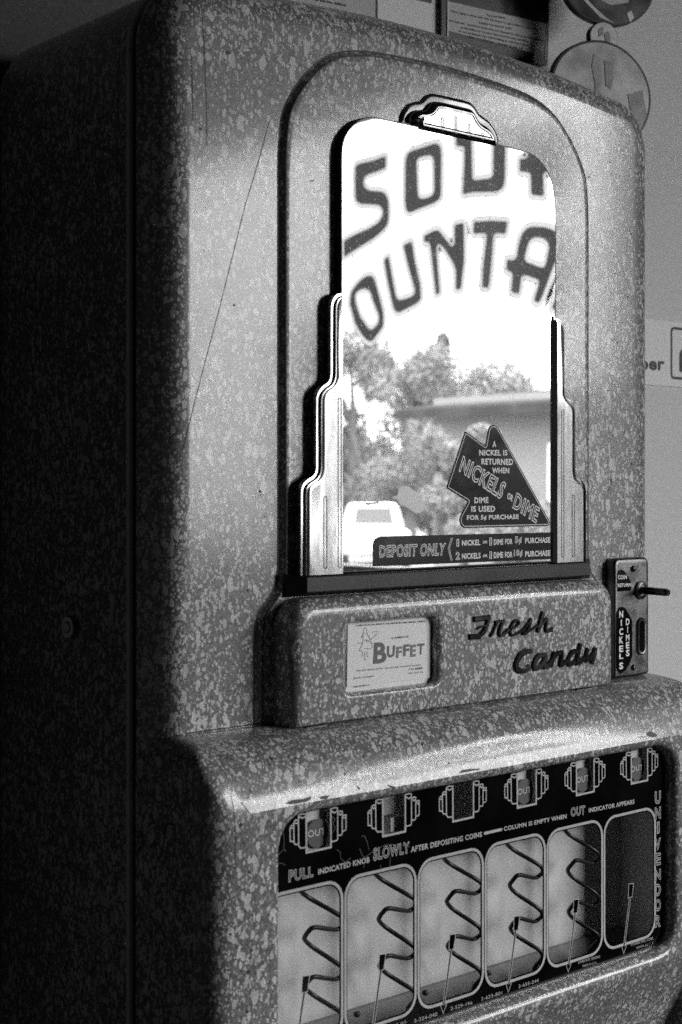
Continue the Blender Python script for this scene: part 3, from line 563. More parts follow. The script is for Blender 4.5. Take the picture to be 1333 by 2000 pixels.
def mirror_mat(name):
    """silvered glass with dust, rubbed streaks and flecks that only show where the reflection is dark"""
    m, nt, b = mat_new(name)
    b.inputs['Metallic'].default_value = 1; b.inputs['Roughness'].default_value = 0.0
    b.inputs['Base Color'].default_value = g3(.31)
    streak = noise(nt, coords(nt, (60, 1, 420), .01, 40), 1.0, 5, .75)
    zone = noise(nt, coords(nt, (1, 1, 1)), 16, 3)
    s1 = math_n(nt, 'MULTIPLY', mapr(nt, streak, .60, .66, 0, 1), mapr(nt, zone, .50, .62, 0, 1))
    v = N(nt, 'ShaderNodeTexVoronoi', feature='F1'); v.inputs['Scale'].default_value = 420
    nt.links.new(coords(nt, (1, 1, .7)), v.inputs['Vector'])
    sep = N(nt, 'ShaderNodeSeparateColor'); nt.links.new(v.outputs['Color'], sep.inputs[0])
    zone2 = noise(nt, coords(nt, (1, 1, 1)), 22, 2)
    gate = math_n(nt, 'GREATER_THAN', math_n(nt, 'ADD', sep.outputs[0], math_n(nt, 'MULTIPLY', zone2, .5)), 1.06)
    dots = math_n(nt, 'MULTIPLY', mapr(nt, v.outputs['Distance'], .16, .30, 1, 0), gate)
    dust = math_n(nt, 'ADD', math_n(nt, 'MULTIPLY', mapr(nt, noise(nt, coords(nt, (1, 1, .5)), 12, 5, .7), .4, .8, 0, 1), .12), .08)
    mask = math_n(nt, 'MINIMUM', math_n(nt, 'ADD', math_n(nt, 'ADD', s1, math_n(nt, 'MULTIPLY', dots, .8)), dust), .9)
    df = N(nt, 'ShaderNodeBsdfDiffuse'); df.inputs['Color'].default_value = g3(.85)
    mx = N(nt, 'ShaderNodeMixShader')
    nt.links.new(mask, mx.inputs[0]); nt.links.new(b.outputs[0], mx.inputs[1]); nt.links.new(df.outputs[0], mx.inputs[2])
    nt.links.new(mx.outputs[0], nt.nodes['Material Output'].inputs['Surface'])
    return m

def pane_mat(name, rough=.01, tint=.96):
    """thin clear glass: straight through, plus its surface reflection"""
    m, nt, b = mat_new(name)
    nt.nodes.remove(b)
    tr = N(nt, 'ShaderNodeBsdfTransparent'); tr.inputs['Color'].default_value = g3(tint)
    gl = N(nt, 'ShaderNodeBsdfGlossy'); gl.inputs['Roughness'].default_value = rough; gl.inputs['Color'].default_value = g3(1)
    lw = N(nt, 'ShaderNodeLayerWeight'); lw.inputs['Blend'].default_value = .5
    fac = math_n(nt, 'ADD', math_n(nt, 'MULTIPLY', math_n(nt, 'POWER', lw.outputs['Facing'], 5.0), .92), .045)
    mx = N(nt, 'ShaderNodeMixShader')
    nt.links.new(fac, mx.inputs[0]); nt.links.new(tr.outputs[0], mx.inputs[1]); nt.links.new(gl.outputs[0], mx.inputs[2])
    nt.links.new(mx.outputs[0], nt.nodes['Material Output'].inputs['Surface'])
    return m

def translucent_mat(name, v, tr=.6):
    m, nt, b = mat_new(name)
    b.inputs['Base Color'].default_value = g3(v); b.inputs['Roughness'].default_value = .6
    t = N(nt, 'ShaderNodeBsdfTranslucent'); t.inputs['Color'].default_value = g3(v)
    mx = N(nt, 'ShaderNodeMixShader'); mx.inputs[0].default_value = tr
    nt.links.new(b.outputs[0], mx.inputs[1]); nt.links.new(t.outputs[0], mx.inputs[2])
    nt.links.new(mx.outputs[0], nt.nodes['Material Output'].inputs['Surface'])
    return m

M = {}
M['paint'] = hammer_paint('speckled_grey_enamel')
M['black'] = plain('black_enamel', .012, .12, var=.2, coat=.3)
M['rubber'] = plain('black_rubber_and_shade', .012, .35, spec=.3)  # rubber round the mirror; also the painted shade in the door and side gaps
M['pale_rim'] = plain('pale_rim_metal', .6, .5)  # one pale tone for the cabinet's front rim
M['script'] = plain('script_enamel', .008, .22, spec=.35)
M['bar'] = plain('black_bar_enamel', .012, .3, spec=.25)
M['chrome'] = chrome_mat('chrome')
M['mirror'] = mirror_mat('mirror')
M['nickel'] = plain('dull_nickel', .11, .34, metal=1, bump=.15, bscale=300, var=.2, vscale=60)
M['print_black'] = plain('black_print', .004, .15, var=.2, spec=.12)
M['print_white'] = plain('white_print', .92, .5, var=.1)
M['print_grey'] = plain('grey_print', .62, .5, var=.12, vscale=80)
M['pane'] = pane_mat('clear_glass')
M['panel_back'] = plain('pale_steel', .82, .45, var=.05, vscale=40, bump=.05)
M['ledge'] = plain('ledge_steel', .22, .5)
M['housing'] = plain('dark_steel', .7, .5)
M['wire'] = plain('dark_wire', .02, .38, spec=.4)
M['flag'] = plain('grey_flag', .11, .5)
M['flag_text'] = plain('pale_letters', .8, .5)
M['card'] = plain('card_stock', .88, .6, var=.03)
M['ink'] = plain('dark_ink', .03, .6)
M['ink_mid'] = plain('mid_ink', .13, .6)
M['scratch'] = plain('bare_metal_and_shade', .012, .6)  # bare metal of scratches and chips; also the arched panel's painted shade lines
M['chip'] = plain('primer_chip', .09, .7, var=.35, vscale=200)
M['crack'] = plain('crack_line', .2, .6)
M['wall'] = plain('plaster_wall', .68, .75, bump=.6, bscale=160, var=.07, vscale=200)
M['darker_wall'] = plain('darker_wall', .09, .8, bump=1.0, bscale=90, var=.3, vscale=200)
M['sidewall'] = plain('side_wall_paint', .13, .7)
M['darkwall'] = plain('dark_panelling', .02, .7)
M['floor'] = plain('floor', .02, .5)
M['paper'] = plain('paper', .5, .6, var=.05)
M['paper_pale'] = plain('pale_paper', .8, .6, var=.04)
M['board'] = plain('dark_board', .012, .35, var=.5, vscale=70)
M['letter_core'] = translucent_mat('letter_paint', .075, .22)
M['letter_rim'] = translucent_mat('letter_border', .37, .58)
M['letter_line'] = plain('letter_outline', .04, .7)
M['leaf'] = plain('leaves', .11, .6, var=.35, vscale=1.5)
M['leaf2'] = plain('pale_leaves', .15, .6, var=.35, vscale=1.5)
M['bark'] = plain('bark', .09, .8, bump=.5, bscale=20)
M['street'] = plain('street', .16, .9, var=.1, vscale=1)
M['siding'] = plain('pale_siding', .17, .7, var=.06, vscale=1)
M['roof'] = plain('roof', .04, .9, var=.2, vscale=2, spec=0)
M['white_paint'] = plain('white_paint', .75, .35)
M['tyre'] = plain('tyre', .03, .8)
M['dark_glass'] = plain('dark_glass', .05, .08)
M['frame'] = plain('window_frame', .08, .5)
M['gloss_disc'] = plain('printed_disc', .6, .3, var=.3, vscale=22)
M['gloss_disc_dark'] = plain('dark_printed_disc', .12, .3, var=.6, vscale=25)
M['disc_edge'] = plain('disc_edge', .02, .5)
M['disc_pale'] = plain('pale_print', .75, .4, var=.2, vscale=40)
M['disc_dark'] = plain('dark_print', .33, .4, var=.3, vscale=40)
M['residue'] = plain('dried_residue', .97, .6, bump=.25, bscale=300, var=.1, vscale=150)
M['lock_face'] = plain('lock_face', .95, .4)

# ------------------------------------------------------------------ the setting
RX0, RY0, RZ1, WALL_Y = -3.6, -4.6, 3.3, 0.26
def struct(name, V, F, mat):
    return tag(mesh_obj(name, V, F, mat), kind='structure')
def boxes(*bs):
    V = []; F = []
    for q in bs: box_geo(V, F, *q)
    return V, F
struct('floor', *boxes((RX0, WIN_X, RY0, WALL_Y, -.05, 0)), M['floor'])
struct('ceiling', *boxes((RX0, WIN_X, RY0, WALL_Y, RZ1, RZ1 + .05)), M['darkwall'])
struct('dark_wall_section', *boxes((RX0 - .1, .03, WALL_Y, WALL_Y + .1, 0, RZ1)), M['darker_wall'])  # left stretch of the back wall, in a darker tone
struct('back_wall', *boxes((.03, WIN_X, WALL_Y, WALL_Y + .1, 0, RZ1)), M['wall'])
struct('side_wall', *boxes((RX0 - .1, RX0, RY0, WALL_Y, 0, RZ1)), M['sidewall'])
struct('rear_wall', *boxes((RX0, WIN_X, RY0 - .1, RY0, 0, RZ1)), M['darkwall'])
wx0, wx1 = WIN_X, WIN_X + .12
struct('window_wall', *boxes((wx0, wx1, RY0 - .1, WIN_Y0, 0, RZ1), (wx0, wx1, WIN_Y1, WALL_Y + .1, 0, RZ1), (wx0, wx1, WIN_Y0, WIN_Y1, 0, WIN_Z0), (wx0, wx1, WIN_Y0, WIN_Y1, WIN_Z1, RZ1)), M['darkwall'])
struct('street', [(2.13, -90, -.95), (120, -90, -.95), (120, 60, -.95), (2.13, 60, -.95)], [(0, 1, 2, 3)], M['street'])

# ------------------------------------------------------------------ shop window with its painted lettering (seen in the mirror)
win = tag(empty('shop_window', (WIN_X + .05, (WIN_Y0 + WIN_Y1) / 2, WIN_Z0)), 'shop window lettered SODA FOUNTAIN, seen reflected in the vending machine mirror', 'window')
px = WIN_X + .045
pane = mesh_obj('pane', [(px, WIN_Y0, WIN_Z0), (px, WIN_Y1, WIN_Z0), (px, WIN_Y1, WIN_Z1), (px, WIN_Y0, WIN_Z1)], [(0, 1, 2, 3)], M['pane'], win)
V, F = boxes((px - .03, px + .03, WIN_Y0, WIN_Y0 + .05, WIN_Z0, WIN_Z1), (px - .03, px + .03, WIN_Y1 - .05, WIN_Y1, WIN_Z0, WIN_Z1), (px - .03, px + .03, WIN_Y0 + .05, WIN_Y1 - .05, WIN_Z0, WIN_Z0 + .05), (px - .03, px + .03, WIN_Y0 + .05, WIN_Y1 - .05, WIN_Z1 - .05, WIN_Z1))
mesh_obj('frame', V, F, M['frame'], win)
def strip_between(a, b, x):
    n = len(a)
    V = [(x, p[0] / 1000, p[1] / 1000) for p in a] + [(x, p[0] / 1000, p[1] / 1000) for p in b]
    return V, [(i, (i + 1) % n, n + (i + 1) % n, n + i) for i in range(n)]
for ch, outer, hole in D['letters']:
    o_ = ccw(smooth_poly(outer, 5, 2)); hs = [ccw(smooth_poly(hole, 5, 2))] if hole else []
    lx = px - .002
    core = fill_poly('letter', o_, hs, 0, M['letter_core'], win, to3=lambda p: (lx, p[0] / 1000, p[1] / 1000))
    V = []; F = []; VL = []; FL = []
    for base, sgn in [(o_, -1)] + [(h, 1) for h in hs]:
        w_ = 13.5
        in_ = base; out_ = inset(base, sgn * w_, 1.6); out2 = inset(base, sgn * (w_ + 1.8), 1.6)
        for (a, b, VV, FF) in ((in_, out_, V, F), (out_, out2, VL, FL)):
            v, f = strip_between(a, b, lx); k = len(VV); VV += v; FF += [tuple(k + i for i in q) for q in f]
    mesh_obj('letter_border', V, F, M['letter_rim'], core)
    mesh_obj('letter_outline', VL, FL, M['letter_line'], core)
for gp in D['gaps']:
    mesh_obj('letter_shade', [(px - .0026, p[0] / 1000, p[1] / 1000) for p in gp], [tuple(range(len(gp)))], M['letter_line'], win)

# ------------------------------------------------------------------ outside: what the mirror shows through the window
def leaf_cloud(name, clumps, n, size, mat, parent, seed):
    rnd = random.Random(seed); V = []; F = []
    for _ in range(n):
        c, r = clumps[rnd.randrange(len(clumps))]
        while True:
            d = Vector((rnd.uniform(-1, 1), rnd.uniform(-1, 1), rnd.uniform(-1, 1)))
            if .05 < d.length < 1: break
        d = d * (0.55 + .45 * rnd.random()) / max(.6, d.length)
        p = Vector(c) + Vector((d.x * r[0], d.y * r[0], d.z * r[1]))
        a = Vector((rnd.uniform(-1, 1), rnd.uniform(-1, 1), rnd.uniform(-1, 1))).normalized(); b = a.orthogonal().normalized()
        s = size * rnd.uniform(.6, 1.5); k = len(V)
        V += [p - a * s, p + b * s * .5, p + a * s, p - b * s * .5]; F.append((k, k + 1, k + 2, k + 3))
    return mesh_obj(name, V, F, mat, parent)
def tree(label, x, y, h, w, mat, seed, conifer=False):
    z0 = -.95
    t = tag(empty('conifer_tree' if conifer else 'tree', (x, y, z0)), label, 'tree')
    rnd = random.Random(seed)
    path = [(x + .05 * h * (i / 5) * rnd.uniform(-.3, .3), y, z0 + h * .85 * i / 5) for i in range(6)]
    v, f = tube_geo(path, [.035 * h * (1 - i / 6.5) for i in range(6)], 8)
    tr = mesh_obj('trunk', v, f, M['bark'], t, 40)
    V = []; F = []
    clumps = []
    for i in range(16 if conifer else 13):
        if conifer:
            q = i / 15; rr = w * (1 - q * .85) * .55
            c = (x + rnd.uniform(-1, 1) * rr, y + rnd.uniform(-1, 1) * rr, z0 + h * (.12 + .85 * q)); clumps.append((c, (w * (.42 - .3 * q), h * .07)))
        else:
            a = rnd.uniform(0, 6.28); e = rnd.uniform(.25, .98); rr = w * .62 * sqrt(max(0, 1 - ((e - .6) / .45) ** 2)) * rnd.uniform(.4, 1)
            c = (x + cos(a) * rr, y + sin(a) * rr, z0 + h * e); clumps.append((c, (w * rnd.uniform(.22, .38), h * rnd.uniform(.10, .16))))
        v, f = tube_geo([(x, y, z0 + h * (.2 + .4 * rnd.random())), tuple(Vector(c) * .95 + Vector((x, y, c[2])) * .05)], [.010 * h, .003 * h], 5)
        k = len(V); V += v; F += [tuple(k + j for j in q) for q in f]
    mesh_obj('branches', V, F, M['bark'], t)
    leaf_cloud('crown', clumps, 22000, .006 * h + .02, mat, t, seed + 1)
tree('tall leafy tree directly behind the parked pickup, reflected in the mirror', 34.0, -38.3, 7.4, 3.6, M['leaf'], 3)
tree('bushy paler tree reflected below the letter U in the mirror', 32.0, -33.3, 6.2, 2.8, M['leaf2'], 5)
tree('dark conifer beside the corner of the pale building, reflected in the mirror', 33.5, -33.6, 7.0, 2.2, M['leaf'], 8, True)
tree('far tree whose crown shows above the roof of the pale building', 38.0, -36.4, 6.4, 4.2, M['leaf'], 11)
tree('far rounded pale tree standing alone behind the roof of the pale building', 40.0, -35.4, 6.3, 3.6, M['leaf2'], 15)
tree('pale shrub in front of the pale building wall, its left one, reflected in the mirror', 21.0, -20.3, 3.4, 1.3, M['leaf2'], 31)
tree('low pale shrub in front of the pale building, behind the arrow shaped decal', 21.0, -18.7, 2.7, 1.2, M['leaf2'], 37)
hd = tag(empty('hedge', (39, -41, -.95)), 'long dark hedge behind the leafy trees, reflected in the mirror', 'hedge')
leaf_cloud('foliage', [((39 + .2 * random.random(), -46 + .8 * k, .4 + 3.2 * random.random()), (1.2, 1.7)) for k in range(16)], 26000, .09, M['leaf'], hd, 21)
hv = []; hf = []
for k in range(16):
    v, f = tube_geo([(39.1, -46 + .8 * k, -.95), (39.1, -46 + .8 * k, .8)], .05, 5); q0 = len(hv); hv += v; hf += [tuple(q0 + j_ for j_ in q) for q in f]
mesh_obj('stems', hv, hf, M['bark'], hd)

# pale building across the street: body, sloping roof, windows, door
HX, HY0, HY1 = 24.0, -24.2, -15.5
house = tag(empty('pale_building', (HX, (HY0 + HY1) / 2, -.95)), 'pale low building with a dark overhanging roof, reflected in the mirror', 'building')
V, F = boxes((HX, HX + 6, HY0, HY1, -.95, 3.35))
mesh_obj('wall', V, F, M['siding'], house)
rz = 3.3
V = [(HX - .9, HY0 - .4, rz - .25), (HX - .9, HY1 + .8, rz - .25), (HX + 3, HY1 + .8, rz + .35), (HX + 3, HY0 - .4, rz + .35), (HX + 6.8, HY0 - .4, rz - .25), (HX + 6.8, HY1 + .8, rz - .25)]
V += [(a, b, c - .22) for a, b, c in V]
F = [(0, 1, 2, 3), (3, 2, 5, 4), (6, 9, 8, 7), (9, 10, 11, 8), (0, 6, 7, 1), (4, 5, 11, 10), (0, 3, 9, 6), (3, 4, 10, 9), (1, 7, 8, 2), (2, 8, 11, 5)]
mesh_obj('roof', V, F, M['roof'], house)
for (y0, y1, z0, z1) in ((-20.6, -19.5, .9, 2.2), (-17.9, -16.9, .9, 2.2)):
    fo = box_obj('window', HX - .06, HX + .02, y0, y1, z0, z1, M['white_paint'], house)
    box_obj('window_pane', HX - .07, HX - .055, y0 + .1, y1 - .1, z0 + .1, z1 - .1, M['dark_glass'], fo)
dr = box_obj('door', HX - .05, HX + .02, -22.0, -21.1, -.95, 1.15, M['siding'], house)
box_obj('door_handle', HX - .10, HX - .05, -21.25, -21.2, .05, .1, M['dark_glass'], dr)
pole = tag(mesh_obj('utility_pole', *tube_geo([(22, -17.85, -.95), (22, -17.85, 3.1), (22, -17.85, 6.5)], [.10, .09, .08], 10), M['bark'], None, 40), 'dark thin pole standing in front of the pale building, seen in the mirror', 'pole')

# white pickup
PX, PY = 27.0, -29.6
pk = tag(empty('pickup_truck', (PX, PY, -.95)), 'white pickup truck parked outside, reflected just above the DEPOSIT ONLY decal', 'truck')
box_obj('body', PX - 2.4, PX + 2.4, PY - .9, PY + .9, -.55, .12, M['white_paint'], pk, .12)
cabv = [(PX - .6, PY - .85, .12), (PX + 1.2, PY - .85, .12), (PX + 1.2, PY + .85, .12), (PX - .6, PY + .85, .12), (PX - .35, PY - .66, .80), (PX + .7, PY - .66, .80), (PX + .7, PY + .66, .80), (PX - .35, PY + .66, .80)]
cab = mesh_obj('cab', cabv, [(0, 3, 2, 1), (4, 5, 6, 7), (0, 1, 5, 4), (1, 2, 6, 5), (2, 3, 7, 6), (3, 0, 4, 7)], M['white_paint'], pk)
bv = cab.modifiers.new('bevel', 'BEVEL'); bv.width = .1; bv.segments = 3
def quad_on(name, p, parent, mat):
    return mesh_obj(name, p, [(0, 1, 2, 3)], mat, parent)
quad_on('rear_window', [(PX - .575, PY - .55, .24), (PX - .575, PY + .55, .24), (PX - .40, PY + .48, .68), (PX - .40, PY - .48, .68)], pk, M['dark_glass'])
quad_on('side_window', [(PX - .45, PY + .83, .2), (PX + .95, PY + .83, .2), (PX + .6, PY + .70, .70), (PX - .3, PY + .70, .70)], pk, M['dark_glass'])
for sx in (-1.5, 1.5):
    for sy in (-.82, .82):
        wv = lathe('wheel', [(-.1, .36), (-.1, .37), (.1, .37), (.1, .36)], (PX + sx, PY + sy, -.58), (0, 1, 0), M['tyre'], pk, 20)
        lathe('rim', [(-.105, .2), (.105, .2)], (PX + sx, PY + sy, -.58), (0, 1, 0), M['white_paint'], wv, 14)

pk.rotation_euler.z = radians(-50)

# ------------------------------------------------------------------ candy machine
mc = tag(empty('candy_machine', (0, .1, 0)), 'tall grey speckled vintage candy vending machine with a mirror and chrome steps', 'vending machine')
PAINT = M['paint']
# outline of door and cabinet (mm)
HW, DZ0, CR, ZS, ZC = 288.5, 1030, 50, 1618, 1633
def top_z(x): return ZC - (ZC - ZS) * (abs(x) / (HW - CR)) ** 2
def body_outline(z0, grow=0.0):
    p = [(HW, z0)] + [(HW, z0 + (ZS - CR - z0) * k / 12) for k in range(1, 12)]
    p += [(HW - CR + CR * cos(radians(a)), ZS - CR + CR * sin(radians(a))) for a in range(0, 87, 6)]
    for k in range(0, 33):
        x = (HW - CR) - 2 * (HW - CR) * k / 32
        p.append((x, top_z(x)))
    p += [(-(HW - CR) - CR * sin(radians(a)), ZS - CR + CR * cos(radians(a))) for a in range(6, 91, 6)]
    p += [(-HW, ZS - CR + (z0 - ZS + CR) * k / 12) for k in range(1, 13)]
    p += [(-HW + 2 * HW * k / 12, z0) for k in range(1, 12)]
    if grow: p = inset(p, -grow)
    return p
# cabinet
ol = body_outline(60, 1.2)
cab_loops = [lift(inset(ol, 16), .235), lift(inset(ol, 5), .232), lift(inset(ol, 1), .226), lift(ol, .218)]
cab_loops += [lift(ol, .218 - .172 * k / 6) for k in range(1, 7)]
cab_loops += [lift(ol, .0374), lift(inset(ol, 6), .0374)]
loft('cabinet', cab_loops, PAINT, mc, cap0=True, cap1=True)
loft('rim_edge', [lift(ol, .0373), lift(inset(ol, .3), .0356), lift(inset(ol, .9), .0346), lift(inset(ol, 2.2), .0342), lift(inset(ol, 5.5), .0342), lift(inset(ol, 5.8), .0372)], M['pale_rim'], mc, cap1=False)
V, F = boxes((-.26, .26, .0, .2, 0, .0605))
mesh_obj('plinth', V, F, M['black'], mc)
# door
R_ = 26
dl = body_outline(DZ0)
loops = [lift(inset(dl, 8), .0345), lift(inset(dl, 5), .0345), lift(inset(dl, 4.5), .0275), lift(inset(dl, .6), .0268)]
nd = []
for i, p in enumerate(dl):
    u = dl[i - 1]; v = dl[(i + 1) % len(dl)]
    t = Vector((v[0] - u[0], v[1] - u[1])).normalized(); nd.append((t.y, -t.x))
# left edge: a tight bend, a long slope with two creases, then the flange; right edge: a wide roll
CH = smooth_poly([(0, 26), (0.2, 23), (2.2, 19.5), (5.8, 14.8), (6.6, 13.6), (9.6, 9.4), (10.6, 8.2), (15.0, 3.6), (19.0, 1.1), (23, .25), (27, 0), (30, 0)], .8, 3, closed=False)
def chamfer(t):
    f = t * (len(CH) - 1); i = min(int(f), len(CH) - 2); q = f - i
    return CH[i][0] * (1 - q) + CH[i + 1][0] * q, CH[i][1] * (1 - q) + CH[i + 1][1] * q
KD = 30
for k in range(KD + 1):
    t = k / KD; a = radians(90 * t); lp = []
    ri, ry = R_ * (1 - cos(a)), R_ * (1 - sin(a))
    ci, cy = chamfer(t)
    mem = {}
    for p, n_ in zip(dl, nd):
        wl = max(0, -n_[0]) ** 2; wr = max(0, n_[0]) ** 2
        ins = ri * (1 - wl) + ci * wl + wr * 11 * (1 - cos(a)) ; y = ry * (1 - wl) + cy * wl
        lp.append(((p[0] - n_[0] * ins) / 1000, y / 1000, (p[1] - n_[1] * ins) / 1000))
    loops.append(lp)
loops.append([((x * 1000 - n_[0] * 4) / 1000, 0, (z * 1000 - n_[1] * 4) / 1000) for (x, y, z), n_ in zip(loops[-1], nd)])
door = loft('door', loops, PAINT, mc, smooth=30)
loft('door_gap_shade', [lift(inset(dl, 2.2), .0343), lift(inset(dl, 2.2), .0264)], M['rubber'], mc, cap1=False)  # black band added inside the door gap as its painted shade
# raised arch panel on the door, flaring out round the letter box
half = [(-202, 1058), (-202, 1100), (-202, 1137), (-200.5, 1152), (-196, 1161), (-184, 1170), (-180, 1178), (-179.2, 1192), (-179.2, 1300), (-179.2, 1400), (-179.2, 1500), (-176, 1532), (-165, 1551), (-151, 1567), (-136, 1580), (-117, 1589), (-93, 1594), (-60, 1596.5), (-30, 1598), (0, 1598.5)]
right = [(-x + 3.0, z) for x, z in reversed(half[:-1])]
arch = smooth_poly(half + right, 4, 6, pin=[(-202, 1058), (205, 1058)])
S_ = [(4.6 * t, 4.6 * (t * t * (3 - 2 * t))) for t in (0, .15, .3, .45, .6, .75, .9, 1)]
panel = stamp('arched_panel', arch, .0002, S_ + [(9, 4.6)], PAINT, mc, 30)
YP = -.0044
ribbons('edge_shade_line', [inset(ccw(arch), 4.3)], 1.0, -.0046, M['scratch'], panel, closed=True)  # dark line painted for the shade on the step's upper edge
ribbons('panel_foot_shade', [inset(ccw(arch), -.2)], 1.3, -.0003, M['scratch'], panel, closed=True)  # shade in the crease round the panel's foot, painted as a dark ribbon
# mirror: black gasket, silvered plate
mir = [(-126, 1184.5), (-126, 1508), (-124.5, 1516), (-121, 1523), (-115.2, 1529.3), (-108, 1534.7), (-100.5, 1538), (-92, 1539.8), (-60, 1540), (0, 1540), (60, 1540), (89, 1539.5), (98, 1537.5), (107, 1533), (114.6, 1526), (120, 1518.6), (123.3, 1508), (124.8, 1498), (125, 1475), (125, 1184.5)]
mir = smooth_poly(mir, 3, 3, pin=[(-126, 1184.5), (125, 1184.5)])
stamp('mirror_gasket', inset(ccw(mir), -1.0), YP + .0003, [(0, 0), (0, 5.6), (.6, 6.4), (2, 6.6)], M['rubber'], mc)
mirror = stamp('mirror', mir, -.0102, [(0, 0), (0, .9), (.5, 1.3), (1.2, 1.3)], M['mirror'], mc, 10)
YM = -.0115
ribbons('mirror_rim', [inset(ccw(mir), .25)], .9, YM - .0002, M['rubber'], mirror, closed=True)
# stepped pillars: black enamel back plates and chrome fronts
backL = [(-118, 1184.2), (-118, 1409), (-127.3, 1406.6), (-135.1, 1401.1), (-140.8, 1394.7), (-143.4, 1387.5), (-143.7, 1338.5), (-145, 1334.5), (-152.1, 1330.3), (-157.1, 1325), (-158.8, 1319.1), (-158.8, 1267.9), (-160, 1263.6), (-167.2, 1260), (-172.2, 1255), (-174.4, 1247.7), (-174.9, 1184.2)]
chL = [(-123.8, 1183.5), (-123.8, 1399.5), (-130.8, 1399.2), (-136.2, 1395), (-138.4, 1388.5), (-138.6, 1334.5), (-140.2, 1330.3), (-146.5, 1327.5), (-151.6, 1322.2), (-153.2, 1317.5), (-153.2, 1262), (-155, 1259.0), (-161.7, 1256.4), (-166.7, 1252.3), (-168.2, 1247.7), (-168.5, 1183.5)]
FLUTE = [(i_, h_ * .8) for i_, h_ in [(0, 0), (0, 3.3), (.2, 3.8), (.7, 4.15), (2.7, 4.3), (3.0, 4.5), (3.1, 4.8), (3.2, 6.1), (3.4, 6.5), (3.8, 6.75), (4.7, 6.85), (4.9, 7.0), (5.1, 7.3), (5.7, 7.5), (8, 7.6)]]
mirx = lambda p: [(-x - 3.0, z) for x, z in p]
def slot_ring(x, z0, z1, w, y, h):
    """raised hairline loop pressed into the chrome"""
    path = [(x + w * cos(radians(a)) , z1 - w + w * sin(radians(a))) for a in range(0, 181, 30)] + [(x - w * cos(radians(a)), z0 + w - w * sin(radians(a))) for a in range(0, 181, 30)]
    v, f = ribbon_geo(path, .5, True)
    n = len(path)
    return [(p[0] / 1000, y - h, p[1] / 1000) for p in v], f
for side in (0, 1):
    b_ = backL if not side else mirx(backL)
    c_ = chL if not side else mirx(chL)
    bs = smooth_poly(b_, 2, 5, pin=[b_[0], b_[-1], b_[1]])
    cs = smooth_poly(c_, 1.6, 4, pin=[c_[0], c_[-1], c_[1]])
    cs = ccw(cs)
    xi = c_[0][0]; xo = c_[-1][0]; zb = c_[0][1]; zt = c_[1][1]
    def ploop(d, hh):
        q = inset(cs, d); out = []
        for p, r in zip(cs, q):
            if abs(p[0] - xi) < .05:                                   # straight edge next to the mirror: barely rolled
                out.append((xi + (xo - xi) / abs(xo - xi) * max(0, hh - 1.6) / 4.5 * 3.0 - 1.4, zb + (p[1] - zb) * (zt - d - zb) / (zt - zb)))
            elif p[1] < zb + .05:                                      # foot, standing on the bar
                out.append((xi + (p[0] - xi) * (abs(xo - xi) - d) / abs(xo - xi), p[1]))
            elif p[1] < zb + 14: out.append((p[0] - (xo - xi) / abs(xo - xi) * d, p[1]))
            else: out.append(r)
        return out
    p_ = loft('chrome_pillar', [lift(ploop(i, h), -.0096 - h / 1000) for i, h in FLUTE], M['chrome'], mc, smooth=17)
    V = []; F = []
    for x, z1 in ((-131.5, 1318) if not side else (129.4, 1318), (-146, 1243) if not side else (143.8, 1243)):
        k = len(V); v, f = slot_ring(x + (8 if not side else -8) * 0 , 1188, z1, 1.5, -.0157, .0003); V += v; F += [tuple(k + i for i in q) for q in f]
    mesh_obj('pressed_line', V, F, M['rubber'], p_)
# crest
cb = [(-57.9, 1541.5), (-57.5, 1547.4), (-55, 1552.2), (-49.8, 1558.3), (-44.7, 1561), (-35.3, 1563), (-32.2, 1566.5), (-28, 1569.9), (-21.7, 1572), (-3, 1572.3), (15.1, 1572.6), (21.8, 1572.2), (27.3, 1569.5), (31.8, 1564.4), (36.3, 1562.8), (44.3, 1560.2), (51.1, 1555.1), (55.7, 1548.7), (57, 1541.5)]
stamp('crest_backplate', smooth_poly(cb, 1.5, 3, pin=[cb[0], cb[-1]]), YP + .0003, [(0, 0), (0, 1.8), (.4, 2.5), (1, 2.7), (3, 2.7)], M['black'], mc)
cc = [(-45, 1536.8), (-45.4, 1542.4), (-51.8, 1542.4), (-51.8, 1546.5), (-49.6, 1550.6), (-45.5, 1553.8), (-35.1, 1555.7), (-30.4, 1558.4), (-29, 1561.4), (-25.6, 1564.1), (-18.2, 1565.4), (18.2, 1565.4), (22, 1562.8), (24.5, 1559.3), (28.7, 1555.6), (36.6, 1554), (43, 1550.6), (47, 1545.7), (49.5, 1537.2)]
CREST = [(0, 0), (0, 1.6), (.4, 3.4), (1.3, 5.2), (2.6, 6.6), (4.2, 7.6), (5.4, 7.9), (6.0, 7.7), (7.0, 7.4)]
crest = stamp('chrome_crest', smooth_poly(cc, 1.3, 4, pin=[cc[0], cc[-1], cc[1], cc[2]]), -.0066, CREST, M['chrome'], mc, 50)
V = []; F = []
for x, z0, z1 in ((-34, 1540.5, 1546.5), (-18.6, 1540.5, 1551), (-3, 1540.5, 1554.5), (12.5, 1540.5, 1551), (29, 1540.5, 1546)):
    k = len(V); v, f = slot_ring(x, z0, z1, 1.1, -.0141, .0002); V += v; F += [tuple(k + i for i in q) for q in f]
mesh_obj('pressed_tick', V, F, M['rubber'], crest)
